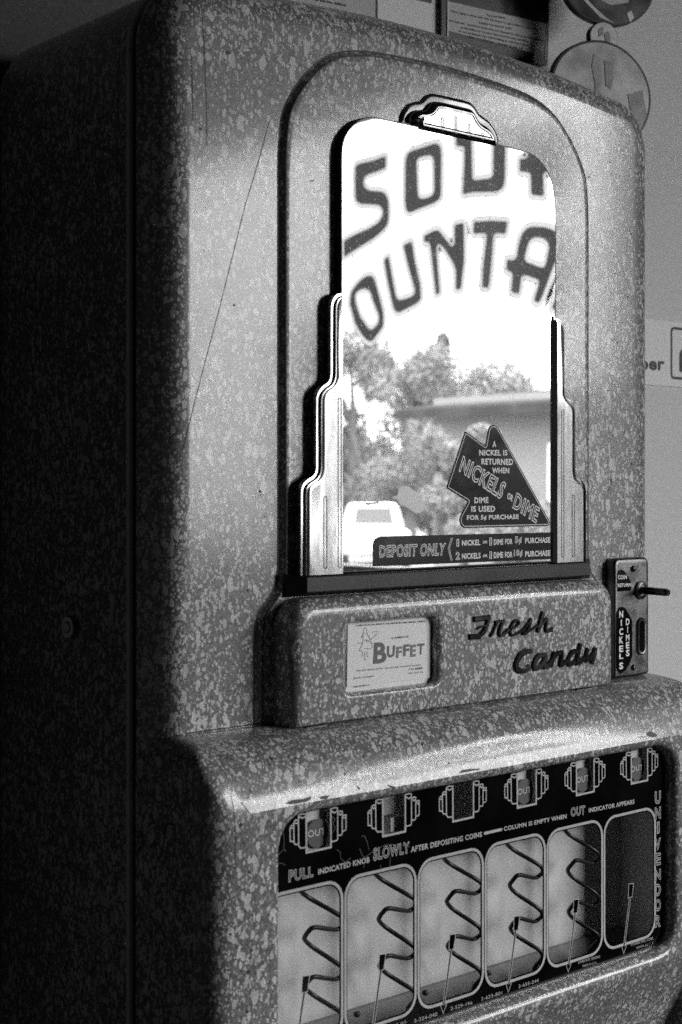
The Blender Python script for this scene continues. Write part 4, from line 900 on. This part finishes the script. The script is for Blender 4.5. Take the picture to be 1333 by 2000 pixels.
# base bar with mitred ends
def rect_loop(x0, x1, z0, z1, y): return [(x0 / 1000, y, z0 / 1000), (x1 / 1000, y, z0 / 1000), (x1 / 1000, y, z1 / 1000), (x0 / 1000, y, z1 / 1000)]
loft('base_bar', [rect_loop(-177.5, 177.5, 1167.3, 1184.6, YP + .0005), rect_loop(-177.5, 177.5, 1167.3, 1184.6, -.0068), rect_loop(-176.9, 176.9, 1167.9, 1184.1, -.0074), rect_loop(-165.6, 165.6, 1170.6, 1182.6, -.0168), rect_loop(-164.8, 164.8, 1171.3, 1181.8, -.0172)], M['bar'], mc, smooth=None)
# decals on the mirror
AS = smooth_poly(D['arrow_sign'], 1.0, 1)
dec = fill_poly('instruction_decal', ccw(AS), [], YM - .0003, M['print_black'], mc)
inn = inset(ccw(AS), 1.5)
ribbons('decal_border', [inn], .55, YM - .0005, M['print_white'], dec, closed=True)
lettering('decal_lettering', [t for t in D['mirror_text'][:10]], YM - .0005, M['print_white'], dec)
strip = fill_poly('deposit_decal', ccw(smooth_poly(D['strip'], 1.0, 1)), [], YM - .0003, M['print_black'], mc)
lettering('deposit_lettering', [t for t in D['mirror_text'][10:]], YM - .0005, M['print_white'], strip)
ribbons('bracket', [D['chev'], D['chev2']], .5, YM - .0005, M['print_white'], strip)
for q in D['residue']:
    pp = ccw(smooth_poly(q, 1.2, 2))
    stamp('dried_residue', pp, YM - .0002, [(0, 0), (.6, .25), (1.4, .4)], M['residue'], mirror, 60)

# letter box "Fresh Candy" with its card window
SEG, MM = 8, 8
def rr3(x0, x1, z0, z1, r): return rrect(x0, x1, z0, z1, r, SEG, MM)
Ob = rr3(-187.5, 187.5, 1071.5, 1166.8, (4, 4, 21, 21)); Fb = rr3(-178.2, 178.8, 1074.5, 1155.0, (2.5, 2.5, 13, 13))
loops = [lift(inset(ccw(Ob), 3), .003), lift(Ob, .0015)]
for k in range(0, 3): loops.append([(p[0] / 1000, .001 - .0175 * (k + 1) / 3, p[1] / 1000) for p in Ob])
for k in range(1, 11):
    a = radians(90 * k / 10)
    loops.append([((o[0] + (f[0] - o[0]) * (1 - cos(a))) / 1000, -.0165 - .0112 * sin(a), (o[1] + (f[1] - o[1]) * (1 - cos(a))) / 1000) for o, f in zip(Ob, Fb)])
YB = -.0277
loops.append(lift(inset(Fb, 2.0), YB))
H0 = rr3(-141.5, -31.0, 1089.8, 1149.6, 11); H1 = rr3(-135, -36.8, 1092.8, 1146.4, 7.5)
loops.append(lift(inset(H0, -1.5), YB))
for k in range(0, 7):
    a = radians(90 * k / 6)
    loops.append([((o[0] + (f[0] - o[0]) * sin(a)) / 1000, YB + .0042 * (1 - cos(a)), (o[1] + (f[1] - o[1]) * sin(a)) / 1000) for o, f in zip(H0, H1)])
loops.append(lift(H1, -.0188))
lb = loft('letter_box', loops, PAINT, mc, cap1=False, smooth=35)
mesh_obj('card_tray', *boxes((-.139, -.033, -.0190, -.017, 1.0885, 1.150)), M['housing'], mc)
def strokes(name, items, y0, h, mat, parent, k):
    """raised script lettering: rounded strokes with a flat face"""
    V = []; F = []
    for w, pts in items:
        ln = smooth_poly(pts, 1.0, 3, closed=False)
        wv = w * k
        v, f = ribbon_geo(ln, wv); v2, _ = ribbon_geo(ln, wv * .6)
        b = len(V); n = len(v)
        V += [(p[0] / 1000, y0, p[1] / 1000) for p in v] + [(p[0] / 1000, y0 - h * .75 - len(V) * 4e-8, p[1] / 1000) for p in v] + [(p[0] / 1000, y0 - h - len(V) * 4e-8, p[1] / 1000) for p in v2]
        m = n // 2; rim = list(range(m)) + list(range(n - 1, m - 1, -1))
        for lv in (0, 1):
            for i in range(len(rim)):
                a, c = rim[i], rim[(i + 1) % len(rim)]
                F.append((b + lv * n + a, b + lv * n + c, b + (lv + 1) * n + c, b + (lv + 1) * n + a))
        F += [tuple(b + 2 * n + i for i in q) for q in f]
    return mesh_obj(name, V, F, mat, parent)
strokes('script_lettering', D['fresh'], YB + .0002, .0020, M['script'], mc, .14)
strokes('script_lettering', D['candy'], YB + .0002, .0020, M['script'], mc, .16)
# hinge tabs peeping out below the box
for x in (-.172, .138):
    box_obj('hinge_tab', x, x + .02, -.0250, -.012, 1.0700, 1.0718, M['nickel'], mc)

# coin plate
co = smooth_poly(rrect(208.3, 260, 1074.2, 1184, (2, 2, 6, 6), 5, 4), 1.5, 1)
plate = stamp('coin_plate', co, .0002, [(-.2, 0), (-.2, 7.6), (.3, 9.2), (1.2, 10.3), (2.6, 10.7), (5, 10.7)], M['nickel'], mc, 40)
YC = -.0105
for k in ('coin_l1', 'coin_l2'):
    lo = fill_poly('name_recess', ccw(smooth_poly(D[k], .8, 1)), [], YC - .0005, M['print_black'], plate)
lettering('embossed_lettering', D['coin_text'], YC - .0008, M['print_white'], plate)
for x, z in D['rivets']:
    lathe('rivet', [(0, .0030), (.0012, .0028), (.0020, .0018), (.0023, .0004)], (x / 1000, YC, z / 1000), (0, -1, 0), M['black'], plate, 20, 60)
lx_, lz_ = .2465, 1.1535
lathe('lever_collar', [(0, .0088), (.0018, .0086), (.0026, .0072), (.0030, .0060), (.0022, .0052)], (lx_, YC, lz_), (0, -1, 0), M['nickel'], plate, 28, 40)
lathe('return_lever', [(.0, .0036), (.0275, .0036), (.0290, .0034), (.0300, .0026)], (lx_, YC - .001, lz_), (0, -1, -.02), M['black'], plate, 20, 40)
lathe('lever_tip', [(.0, .0028), (.0012, .0030), (.0020, .0022)], (lx_, YC - .0305, lz_ - .0006), (0, -1, -.02), M['chrome'], plate, 20, 40)
so = rrect(239.9, 254.3, 1092.6, 1128, 7.1, 8, 4)
stamp('coin_slot', so, YC, [(0, 0), (.6, 1.4), (1.6, 2.0), (2.8, 1.8), (3.4, .6), (3.5, -.5)], M['nickel'], plate, 40)
fill_poly('slot_opening', ccw(inset(ccw(so), 3.3)), [], YC - .0003, M['print_black'], plate)

# lower cabinet: bulging front with rolled shoulder and the display window
n_top = rr3(-288.5, 288.5, 620, 1073.2, (10, 10, 20, 20)); n_front = rr3(-268.5, 268.5, 826.6, 1026.6, (10, 10, 15, 15))
cx_, cz_ = 0, 900
nrm = []
for i, p in enumerate(n_top):
    a = n_top[i - 1]; b = n_top[(i + 1) % len(n_top)]
    t = Vector((b[0] - a[0], b[1] - a[1])).normalized(); nrm.append((t.y, -t.x))
YF = -.0645
loops = []
KN = 26
SHO = smooth_poly([(a * 1000, c) for a, c in [(.002, 0), (-.010, .35), (-.024, 1.9), (-.036, 5.4), (-.0455, 11), (-.0520, 18), (-.0566, 26), (-.0606, 36), (-.0632, 43), (-.0645, 49.5)]], 1.2, 14, closed=False)
def shoulder(t):
    f = t * (len(SHO) - 1); i = min(int(f), len(SHO) - 2); q = f - i
    return (SHO[i][0] * (1 - q) + SHO[i + 1][0] * q) / 1000, (SHO[i][1] * (1 - q) + SHO[i + 1][1] * q) / 49.5
for k in range(KN + 1):
    t = k / KN; lp = []
    for o, f, nn in zip(n_top, n_front, nrm):
        nz = nn[1]; wt = nz * nz
        # side profile: flat cheek, then a 20 mm roll
        if t < .35: sa, sy = 0.0, .0268 + (-.0445 - .0268) * t / .35
        else:
            q = radians(90 * (t - .35) / .65); sa = 1 - cos(q); sy = -.0445 - .020 * sin(q)
        if nz >= 0:
            ty, ta = shoulder(t)
        else:
            ta = t; ty = .030 - .0945 * t
        a_ = sa * (1 - wt) + ta * wt; y_ = sy * (1 - wt) + ty * wt
        lp.append(((o[0] + (f[0] - o[0]) * a_) / 1000, y_, (o[1] + (f[1] - o[1]) * a_) / 1000))
    loops.append(lp)
GX, GZ0, GZ1 = 227.2, 836.3, 1018.8
Hf = rr3(-GX - 7, GX + 7, GZ0 - 8, GZ1 + 7, 31); Hg = rr3(-GX, GX, GZ0, GZ1, 24)
loops.append(lift(inset(n_front, .4), YF - .0001))
loops.append(lift(inset(Hf, -.8), YF - .0001))
YG = -.0526
for k in range(0, 9):
    a = radians(90 * k / 8)
    loops.append([((o[0] + (f[0] - o[0]) * sin(a)) / 1000, YF + .0085 * (1 - cos(a)), (o[1] + (f[1] - o[1]) * sin(a)) / 1000) for o, f in zip(Hf, Hg)])
loops.append(lift(Hg, YG + .004))
bulge = loft('lower_front', loops, PAINT, mc, cap1=False, smooth=28)
for sx in (-1, 1):
    box_obj('side_gap_shade', sx * .2852 - .0008, sx * .2852 + .0008, .0262, .0345, .75, 1.055, M['rubber'], mc)  # black strips added as painted shade in the gaps beside the lower front

# printed glass panel
PITCH = 74.78
cell = lambda k: rrect(-231.2 + PITCH * k, -164.2 + PITCH * k, 850.6, 960.4, 12, 6, 5)
ih = [(-195.5, 1012.5), (-195.5, 988.9), (-173.4, 988.9), (-173.4, 1012.5)]
outer = rrect(-236, 241, 831, 1023, 20, 6, 20)
holes = []
for k in range(6):
    holes.append([(x + PITCH * k, z) for x, z in D['ind_hole'][:2]] + [(x + PITCH * k, z) for x, z in D['ind_hole'][2:]])
    holes.append(cell(k))
mask = fill_poly('printed_panel', outer, holes, YG, M['print_black'], mc)
box_p = mesh_obj('window_glass', [(-.236, YG - .0016, .829), (.236, YG - .0016, .829), (.236, YG - .0016, 1.026), (-.236, YG - .0016, 1.026)], [(0, 1, 2, 3)], M['pane'], mc)
YT = YG - .0006
lettering('panel_lettering', D['panel_text'], YT, M['print_grey'], mask)
V = [(p[0] / 1000, YT, p[1] / 1000) for p in D['dash']]
mesh_obj('dash', V, [(0, 1, 2, 3)], M['print_grey'], mask)
def first_or_copy(store, key, make, dx):
    if key not in store:
        store[key] = make(); return store[key]
    src = store[key]
    def cp(o, parent):
        c = o.copy(); COL.objects.link(c); c.parent = parent; c.matrix_parent_inverse = o.matrix_parent_inverse.copy()
        for ch in [q for q in bpy.data.objects if q.parent == o]: cp(ch, c)
        return c
    c = cp(src, src.parent); c.location.x += dx
    return c
ST = {}
for k in range(6):
    dx = PITCH * k / 1000
    first_or_copy(ST, 'border', lambda: ribbons('cell_border', [inset(cell(0), -2.3)], 2.3, YT, M['print_grey'], mask, closed=True), dx)
    first_or_copy(ST, 'ind', lambda: ribbons('column_indicator', D['ind'], [1.6] + [1.05] * (len(D['ind']) - 1), YT, M['print_grey'], mask), dx)
    def arrow():
        hx, hz = -49.4 + 2 * -PITCH, 899.7
        A_ = [(-49.9, 899.9), (-43.9, 899.2), (-46.0, 888.4), (-50.8, 888.6)]
        A_ = [(x - 2 * PITCH, z) for x, z in A_]
        o = fill_poly('pull_arrow', ccw(A_), [], YT - .0001, M['print_black'], mask)
        s0 = Vector((-48.6 - 2 * PITCH, 888.4)); s1 = Vector((-56.9 - 2 * PITCH, 846.5))
        v, f = ribbon_geo([tuple(s0), tuple(s1)], 1.3)
        mesh_obj('arrow_shaft', [(p[0] / 1000, YT - .0001, p[1] / 1000) for p in v], f, M['print_black'], o)
        d_ = (s1 - s0).normalized(); nn = Vector((-d_.y, d_.x))
        ln = [[tuple(s1 + nn * 1.0), tuple(s0 + nn * 1.0), (-50.8 - 2 * PITCH - .4, 888.0), (-50.4 - 2 * PITCH, 900.2), (-43.5 - 2 * PITCH, 899.5), (-45.7 - 2 * PITCH, 888.0), tuple(s0 - nn * 1.0), tuple(s1 - nn * 1.0)],
              [(-60.2 - 2 * PITCH, 847.0), (-57.6 - 2 * PITCH, 840.2), (-53.6 - 2 * PITCH, 846.8)]]
        # nn may point either way: order the outline by x
        if nn.x > 0: ln[0] = [tuple(s1 - nn * 1.0), tuple(s0 - nn * 1.0)] + ln[0][2:6] + [tuple(s0 + nn * 1.0), tuple(s1 + nn * 1.0)]
        ribbons('arrow_outline', ln, .62, YT - .0002, M['print_grey'], o)
        return o
    first_or_copy(ST, 'arrow', arrow, dx)
for c_ in D['cracks']:
    ribbons('crack', [smooth_poly(c_, 1.0, 2, closed=False)], .3, YT, M['crack'], mask)

# inside: housing, back panel with folded ledge, wire guides, OUT flags
hx, hz0, hz1, hy = .2320, .800, 1.024, .0020
V = [(-.236, YG + .001, hz0), (hx, YG + .001, hz0), (hx, hy, hz0), (-.236, hy, hz0), (-.236, YG + .001, hz1), (hx, YG + .001, hz1), (hx, hy, hz1), (-.236, hy, hz1)]
mesh_obj('housing', V, [(0, 1, 2, 3), (4, 7, 6, 5), (0, 3, 7, 4)], M['housing'], mc)
mesh_obj('end_panel', [V[1], V[5], V[6], V[2]], [(0, 1, 2, 3)], M['panel_back'], mc)
bk = mesh_obj('back_panel', [(-hx - .012, hy - .001, .8405), (hx, hy - .001, .8405), (hx, hy - .001, hz1), (-hx - .012, hy - .001, hz1)], [(0, 1, 2, 3)], M['panel_back'], mc)
mesh_obj('ledge', [(-hx - .012, hy - .0014, .8405), (hx, hy - .0014, .8405), (hx, hy - .0030, .8412), (-hx - .012, hy - .0030, .8412), (hx, hy - .0040, .8400), (-hx - .012, hy - .0040, .8400), (hx, hy - .030, .800), (-hx - .012, hy - .030, .800)], [(0, 1, 2, 3), (3, 2, 4, 5), (5, 4, 6, 7)], M['ledge'], mc)
def wire():
    w = [(-27.5, 975), (-40, 962), (-27.5, 950.5), (4.5, 927.6), (8.6, 923.2), (9.6, 919.5), (8.0, 916.6), (3, 917.2), (-20.9, 925.2), (-26.2, 925.6), (-28.4, 921.6), (-26.6, 916.5), (2.5, 891.6), (7.8, 886.2), (9.4, 882.2), (7.8, 879.4), (3, 879.8), (-20.9, 888.8), (-26.2, 889.4), (-28.6, 885.6), (-26.6, 880.5), (3.0, 857.0), (7.2, 851), (8.6, 845), (8.8, 815)]
    w = smooth_poly(w, 1.2, 2, closed=False)
    path = [((x - 2 * PITCH) / 1000, YG + .024 + .006 * sin((z - 900) / 36.8 * 2 * pi), z / 1000) for x, z in w]
    return mesh_obj('wire_guide', *tube_geo(path, .0018, 10), M['wire'], mc, 60)
def flag():
    o = lathe('out_flag', [(0, .0103), (.0006, .0106), (.0010, .0100)], (-.1822, YG + .0045, .9988), (0, -1, 0), M['flag'], mc, 32, 40)
    q = [((x + 879) * .991 - 879, 1250 - (1250 - z) * .991) for x, z in D['out_text']]
    lettering('flag_lettering', [('OUT', 'n', q)], YG + .0032, M['flag_text'], o)
    return o
for k in range(5):
    first_or_copy(ST, 'wire', wire, PITCH * k / 1000)
for k in (0, 3, 4, 5):
    first_or_copy(ST, 'flag', flag, PITCH * k / 1000)
for k in (0, 3, 4, 5):
    first_or_copy(ST, 'fplate', lambda: mesh_obj('flag_plate', *boxes((-.199, -.172, YG + .006, YG + .007, .975, 1.02)), M['panel_back'], mc), PITCH * k / 1000)
bx_, bz_ = (-.1757 + PITCH / 1000), .993
mesh_obj('candy_carton', *boxes((bx_ - .006, bx_ + .007, YG + .006, YG + .016, .988, .9985)), M['panel_back'], mc)
for k in range(6):
    first_or_copy(ST, 'screw', lambda: lathe('ledge_screw', [(0, .0024), (.0014, .0022), (.002, .0012)], (-.178, hy - .0062, .8372), (0, -.82, .57), M['wire'], mc, 12, 40), PITCH * k / 1000)

# lock on the cabinet side
ly, lz = .1093, 1.144
lk = lathe('lock', [(-.001, .0098), (.001, .0098), (.0012, .0094), (.0062, .0087), (.0066, .0084)], (-.2885, ly, lz), (-1, 0, 0), M['chrome'], mc, 10, None)
lathe('lock_face', [(.0, .0080), (.0004, .0080)], (-.2951, ly, lz), (-1, 0, 0), M['lock_face'], lk, 32)
lathe('key_ring', [(.0, .0045), (.0003, .0045)], (-.2955, ly, lz), (-1, 0, 0), M['rubber'], lk, 28)
lathe('key_barrel', [(.0, .0035), (.0004, .0035)], (-.2958, ly, lz), (-1, 0, 0), M['lock_face'], lk, 28)

# wear: scratches, chips, pen marks
bd = [bvh_of(door), bvh_of(panel)]; bl_ = [bvh_of(bulge)]
drape('door_seam', [[(-287.9, 1056), (-286.5, 1060.5), (-283, 1066.5), (-277, 1071), (-270, 1073), (-262, 1074.0), (-220, 1074.2), (0, 1074.2), (200, 1074.2), (262, 1074)]], bd, M['scratch'], door, strips=1.5)
drape('scratch', D['scratch'], bd, M['scratch'], door, strips=.55)
drape('paint_chip', D['chips'], bd, M['scratch'], door)
drape('paint_chip', D['chips_low'][:6], bl_, M['chip'], bulge)
drape('paint_chip', D['chips_low'][6:], bl_, M['scratch'], bulge)
rc_ = random.Random(41)
def specks(n, x0, x1, z0, z1):
    out = []
    for _ in range(n):
        x, z, r = rc_.uniform(x0, x1), rc_.uniform(z0, z1), rc_.uniform(.5, 1.5); a0 = rc_.uniform(0, 6)
        out.append([(x + r * rc_.uniform(.5, 1.2) * cos(a0 + k), z + r * rc_.uniform(.4, 1.1) * sin(a0 + k)) for k in (0, 1, 2.1, 3.2, 4.2, 5.3)])
    return out
drape('paint_chip', specks(14, -255, -190, 1090, 1590), bd, M['scratch'], door)
drape('paint_chip', specks(10, 186, 262, 1200, 1560), bd, M['scratch'], door)
drape('paint_chip', specks(10, -170, 170, 1410, 1590), bd, M['scratch'], door)
drape('paint_chip', specks(16, -262, 200, 1030, 1060), bl_, M['scratch'], bulge)
drape('paint_chip', specks(10, -266, -238, 830, 1020), bl_, M['scratch'], bulge)
drape('scratch', D['scratch_low'], bl_, M['scratch'], bulge, strips=.5)
bc = [bvh_of([o for o in mc.children if o.name == 'cabinet'][0])]
drape('pen_mark', D['pen'], bl_ + bc, M['scratch'], bulge, direction=(1, 0, 0), start=-.6, strips=1.6)
drape('scratch', D['side_scr'], bc, M['scratch'], [o for o in mc.children if o.name == 'cabinet'][0], direction=(1, 0, 0), start=-.6, strips=.6)

# ------------------------------------------------------------------ business cards in the card window
KY = -.0205
def card(name, pts, y, label):
    o = fill_poly(name, ccw(pts), [], y, M['card'], None, thick=.0004)
    return tag(o, label, 'card')
c1 = card('business_card', [(-128.3, 1097.4), (-39.3, 1096.8), (-37.9, 1148), (-127.3, 1148)], KY, 'white printed business card reading BUFFET in the recessed card window')
c2 = card('paper_slip', [(-128.9, 1092.9), (-40.5, 1092.9), (-40.5, 1146), (-128.9, 1146)], KY + .0009, 'plain slip showing below the BUFFET card, bold address on its lower edge')
tx = D['card_text']
dk = [t for t in tx if t[1] in 'ns' or t[1] == 'b']
lettering('card_lettering', [t for t in dk if t[0] != '1265 XENIA ST.'], KY - .0002, M['ink'], c1)
lettering('buffet_lettering', [t for t in tx if t[1] == 'x'], KY - .0002, M['ink_mid'], c1)
lettering('buffet_lettering', [t for t in tx if t[1] == 'y'], KY - .0002, plain('pale_ink', .2, .6), c1)
for l_ in D['chef']:
    ribbons('sketch_line', [smooth_poly(l_, 1.0, 2, closed=False)], .32, KY - .0002, M['ink'], c1)
lettering('slip_lettering', [t for t in dk if t[0] == '1265 XENIA ST.'], KY + .0007, M['ink'], c2)

# ------------------------------------------------------------------ things on the wall behind
def sheet(name, pts, y, mat, parent, thick):
    return fill_poly(name, ccw(pts), [], y, mat, parent, thick=thick)
po1 = tag(sheet('poster', [(249.5, 1860), (427, 1878), (421.5, 1733.5), (249.5, 1715)], .254, M['board'], None, .004), 'dark poster with a pale typed caption strip on the wall', 'poster')
po1.name = 'captioned_poster'
cap = sheet('caption_strip', D['strip_paper'], .2532, M['paper'], po1, .0005)
lettering('caption_lettering', [(q[0], 'x', q[2]) for q in D['poster_text']], .2530, M['ink'], po1)
ribbons('sleeve_edge', [[(258.6, 1772), (257.5, 1720)], [(419.5, 1782), (416.2, 1738)]], [1.6, 1.2], .2528, M['paper_pale'], po1)
po2 = tag(sheet('picture', [(157.5, 1850), (237.5, 1850), (235.5, 1720), (157.5, 1716)], .255, M['paper_pale'], None, .003), 'pale sheet with a dark photograph, between the typed notice and the captioned poster', 'picture')
po2.name = 'mounted_photograph'
sheet('dark_print', [(159.5, 1848), (236.5, 1848), (235.2, 1764.5), (159.5, 1760)], .2546, M['board'], po2, .0003)
po3 = tag(sheet('notice', [(40, 1820), (156, 1825), (155, 1716), (40, 1712)], .256, M['paper'], None, .002), 'pale paper notice with a single typed line, beside the mounted photograph', 'notice')
po3.name = 'paper_notice'
lettering('notice_lettering', D['poster3_text'], .2557, M['ink'], po3)
# hanging ornament: three round printed discs turned towards the room
hang = tag(empty('hanging_ornament', (.4399, .19, 1.75)), 'hanging ornament of three round printed discs on a string', 'ornament')
to_cam = Vector((-.28, -.96, 0)).normalized(); rt = Vector((.96, -.28, 0)).normalized()
def disc(name, c, rx, rz, mat, parent, seed, wob=.02):
    rnd = random.Random(seed); ph = rnd.uniform(0, 6)
    C0 = Vector(c); n = 56; loops = []
    for off, sc in ((.004, .985), (.0035, 1.0), (-.0035, 1.0), (-.004, .985)):
        loops.append([tuple(C0 - to_cam * off + rt * (rx * sc * cos(2 * pi * k / n) * (1 + wob * sin(3 * 2 * pi * k / n + ph))) + Vector((0, 0, rz * sc * sin(2 * pi * k / n) * (1 + wob * sin(2 * 2 * pi * k / n + ph))))) for k in range(n)])
    d = loft(name, loops, M['disc_edge'], parent, cap0=True, cap1=True, smooth=40)
    face = [tuple(Vector(p) + to_cam * .0004 + (C0 - Vector(p)) * .035) for p in loops[-1]]
    mesh_obj('print', face, [tuple(range(n))], mat, d)
    return d, C0
def blot(d, C0, shape, mat, lift_=.0049):
    mesh_obj('printed_shape', [tuple(C0 + to_cam * lift_ + rt * (a / 1000) + Vector((0, 0, b / 1000))) for a, b in shape], [tuple(range(len(shape)))], mat, d)
d1_, c1_ = disc('lower_disc', (.4345, .19, 1.6875), .0672, .0625, M['gloss_disc'], hang, 1)
d2_, c2_ = disc('small_disc', (.4399, .19, 1.7528), .0190, .0178, M['disc_pale'], hang, 2)
d3_, c3_ = disc('upper_disc', (.4455, .19, 1.8150), .0620, .0485, M['gloss_disc_dark'], hang, 3, .03)
for s_, m_ in (([(-10, 45), (-2, 42), (1, 20), (-3, 0), (-8, -4), (-9, 15), (-13, 30)], 'disc_dark'), ([(36, 5), (56, 12), (62, -16), (52, -36), (42, -28)], 'disc_dark'), ([(4, 40), (14, 38), (17, 22), (12, 8), (6, 12)], 'disc_dark')):
    blot(d1_, c1_, s_, M[m_])
for s_, m_ in (([(-8, 8), (-2, 12), (-1, 4), (-7, 0)], 'disc_dark'), ([(0, 4), (6, 8), (8, -2), (2, -6)], 'disc_dark'), ([(6, -4), (9, -2), (8, -12), (5, -12)], 'paper_pale'), ([(-6, -6), (0, -4), (-1, -12), (-6, -11)], 'disc_dark')):
    blot(d2_, c2_, s_, M[m_])
for s_, m_ in (([(-44, -8), (-20, -28), (0, -40), (10, -44), (-10, -40), (-34, -22)], 'disc_pale'), ([(-20, -10), (10, -16), (30, -12), (28, -18), (4, -24), (-18, -18)], 'gloss_disc'), ([(26, -30), (32, -26), (36, -34), (30, -40)], 'disc_pale')):
    blot(d3_, c3_, s_, M[m_])
v, f = tube_geo([(.4455, .19, 1.862), (.4455, .19, 2.2), (.4455, .2, 2.6), (.4455, .258, 2.75)], .0009, 6)
mesh_obj('string', v, f, M['wire'], hang)
# notice with a framed icon at the right
sg = tag(sheet('wall_sign', [(470, 1376), (780, 1376), (780, 1456.8), (470, 1456.8)], .2575, M['paper_pale'], None, .0025), 'white wall sign with a word ending in per beside a framed icon', 'sign')
lettering('sign_lettering', D['sign_text'], .2571, M['ink'], sg)
ribbons('icon_frame', [rrect(660.5, 726, 1387, 1449.5, 5, 4, 4)], 3.2, .2571, M['ink'], sg, closed=True)
ic = fill_poly('icon', rrect(677, 712, 1395, 1426, (3, 3, 12, 12), 6, 4), [], .2571, M['ink'], sg)
lathe('icon_head', [(0, .008), (.0002, .008)], (.6945, .2572, 1.436), (0, -1, 0), M['ink'], sg, 20)
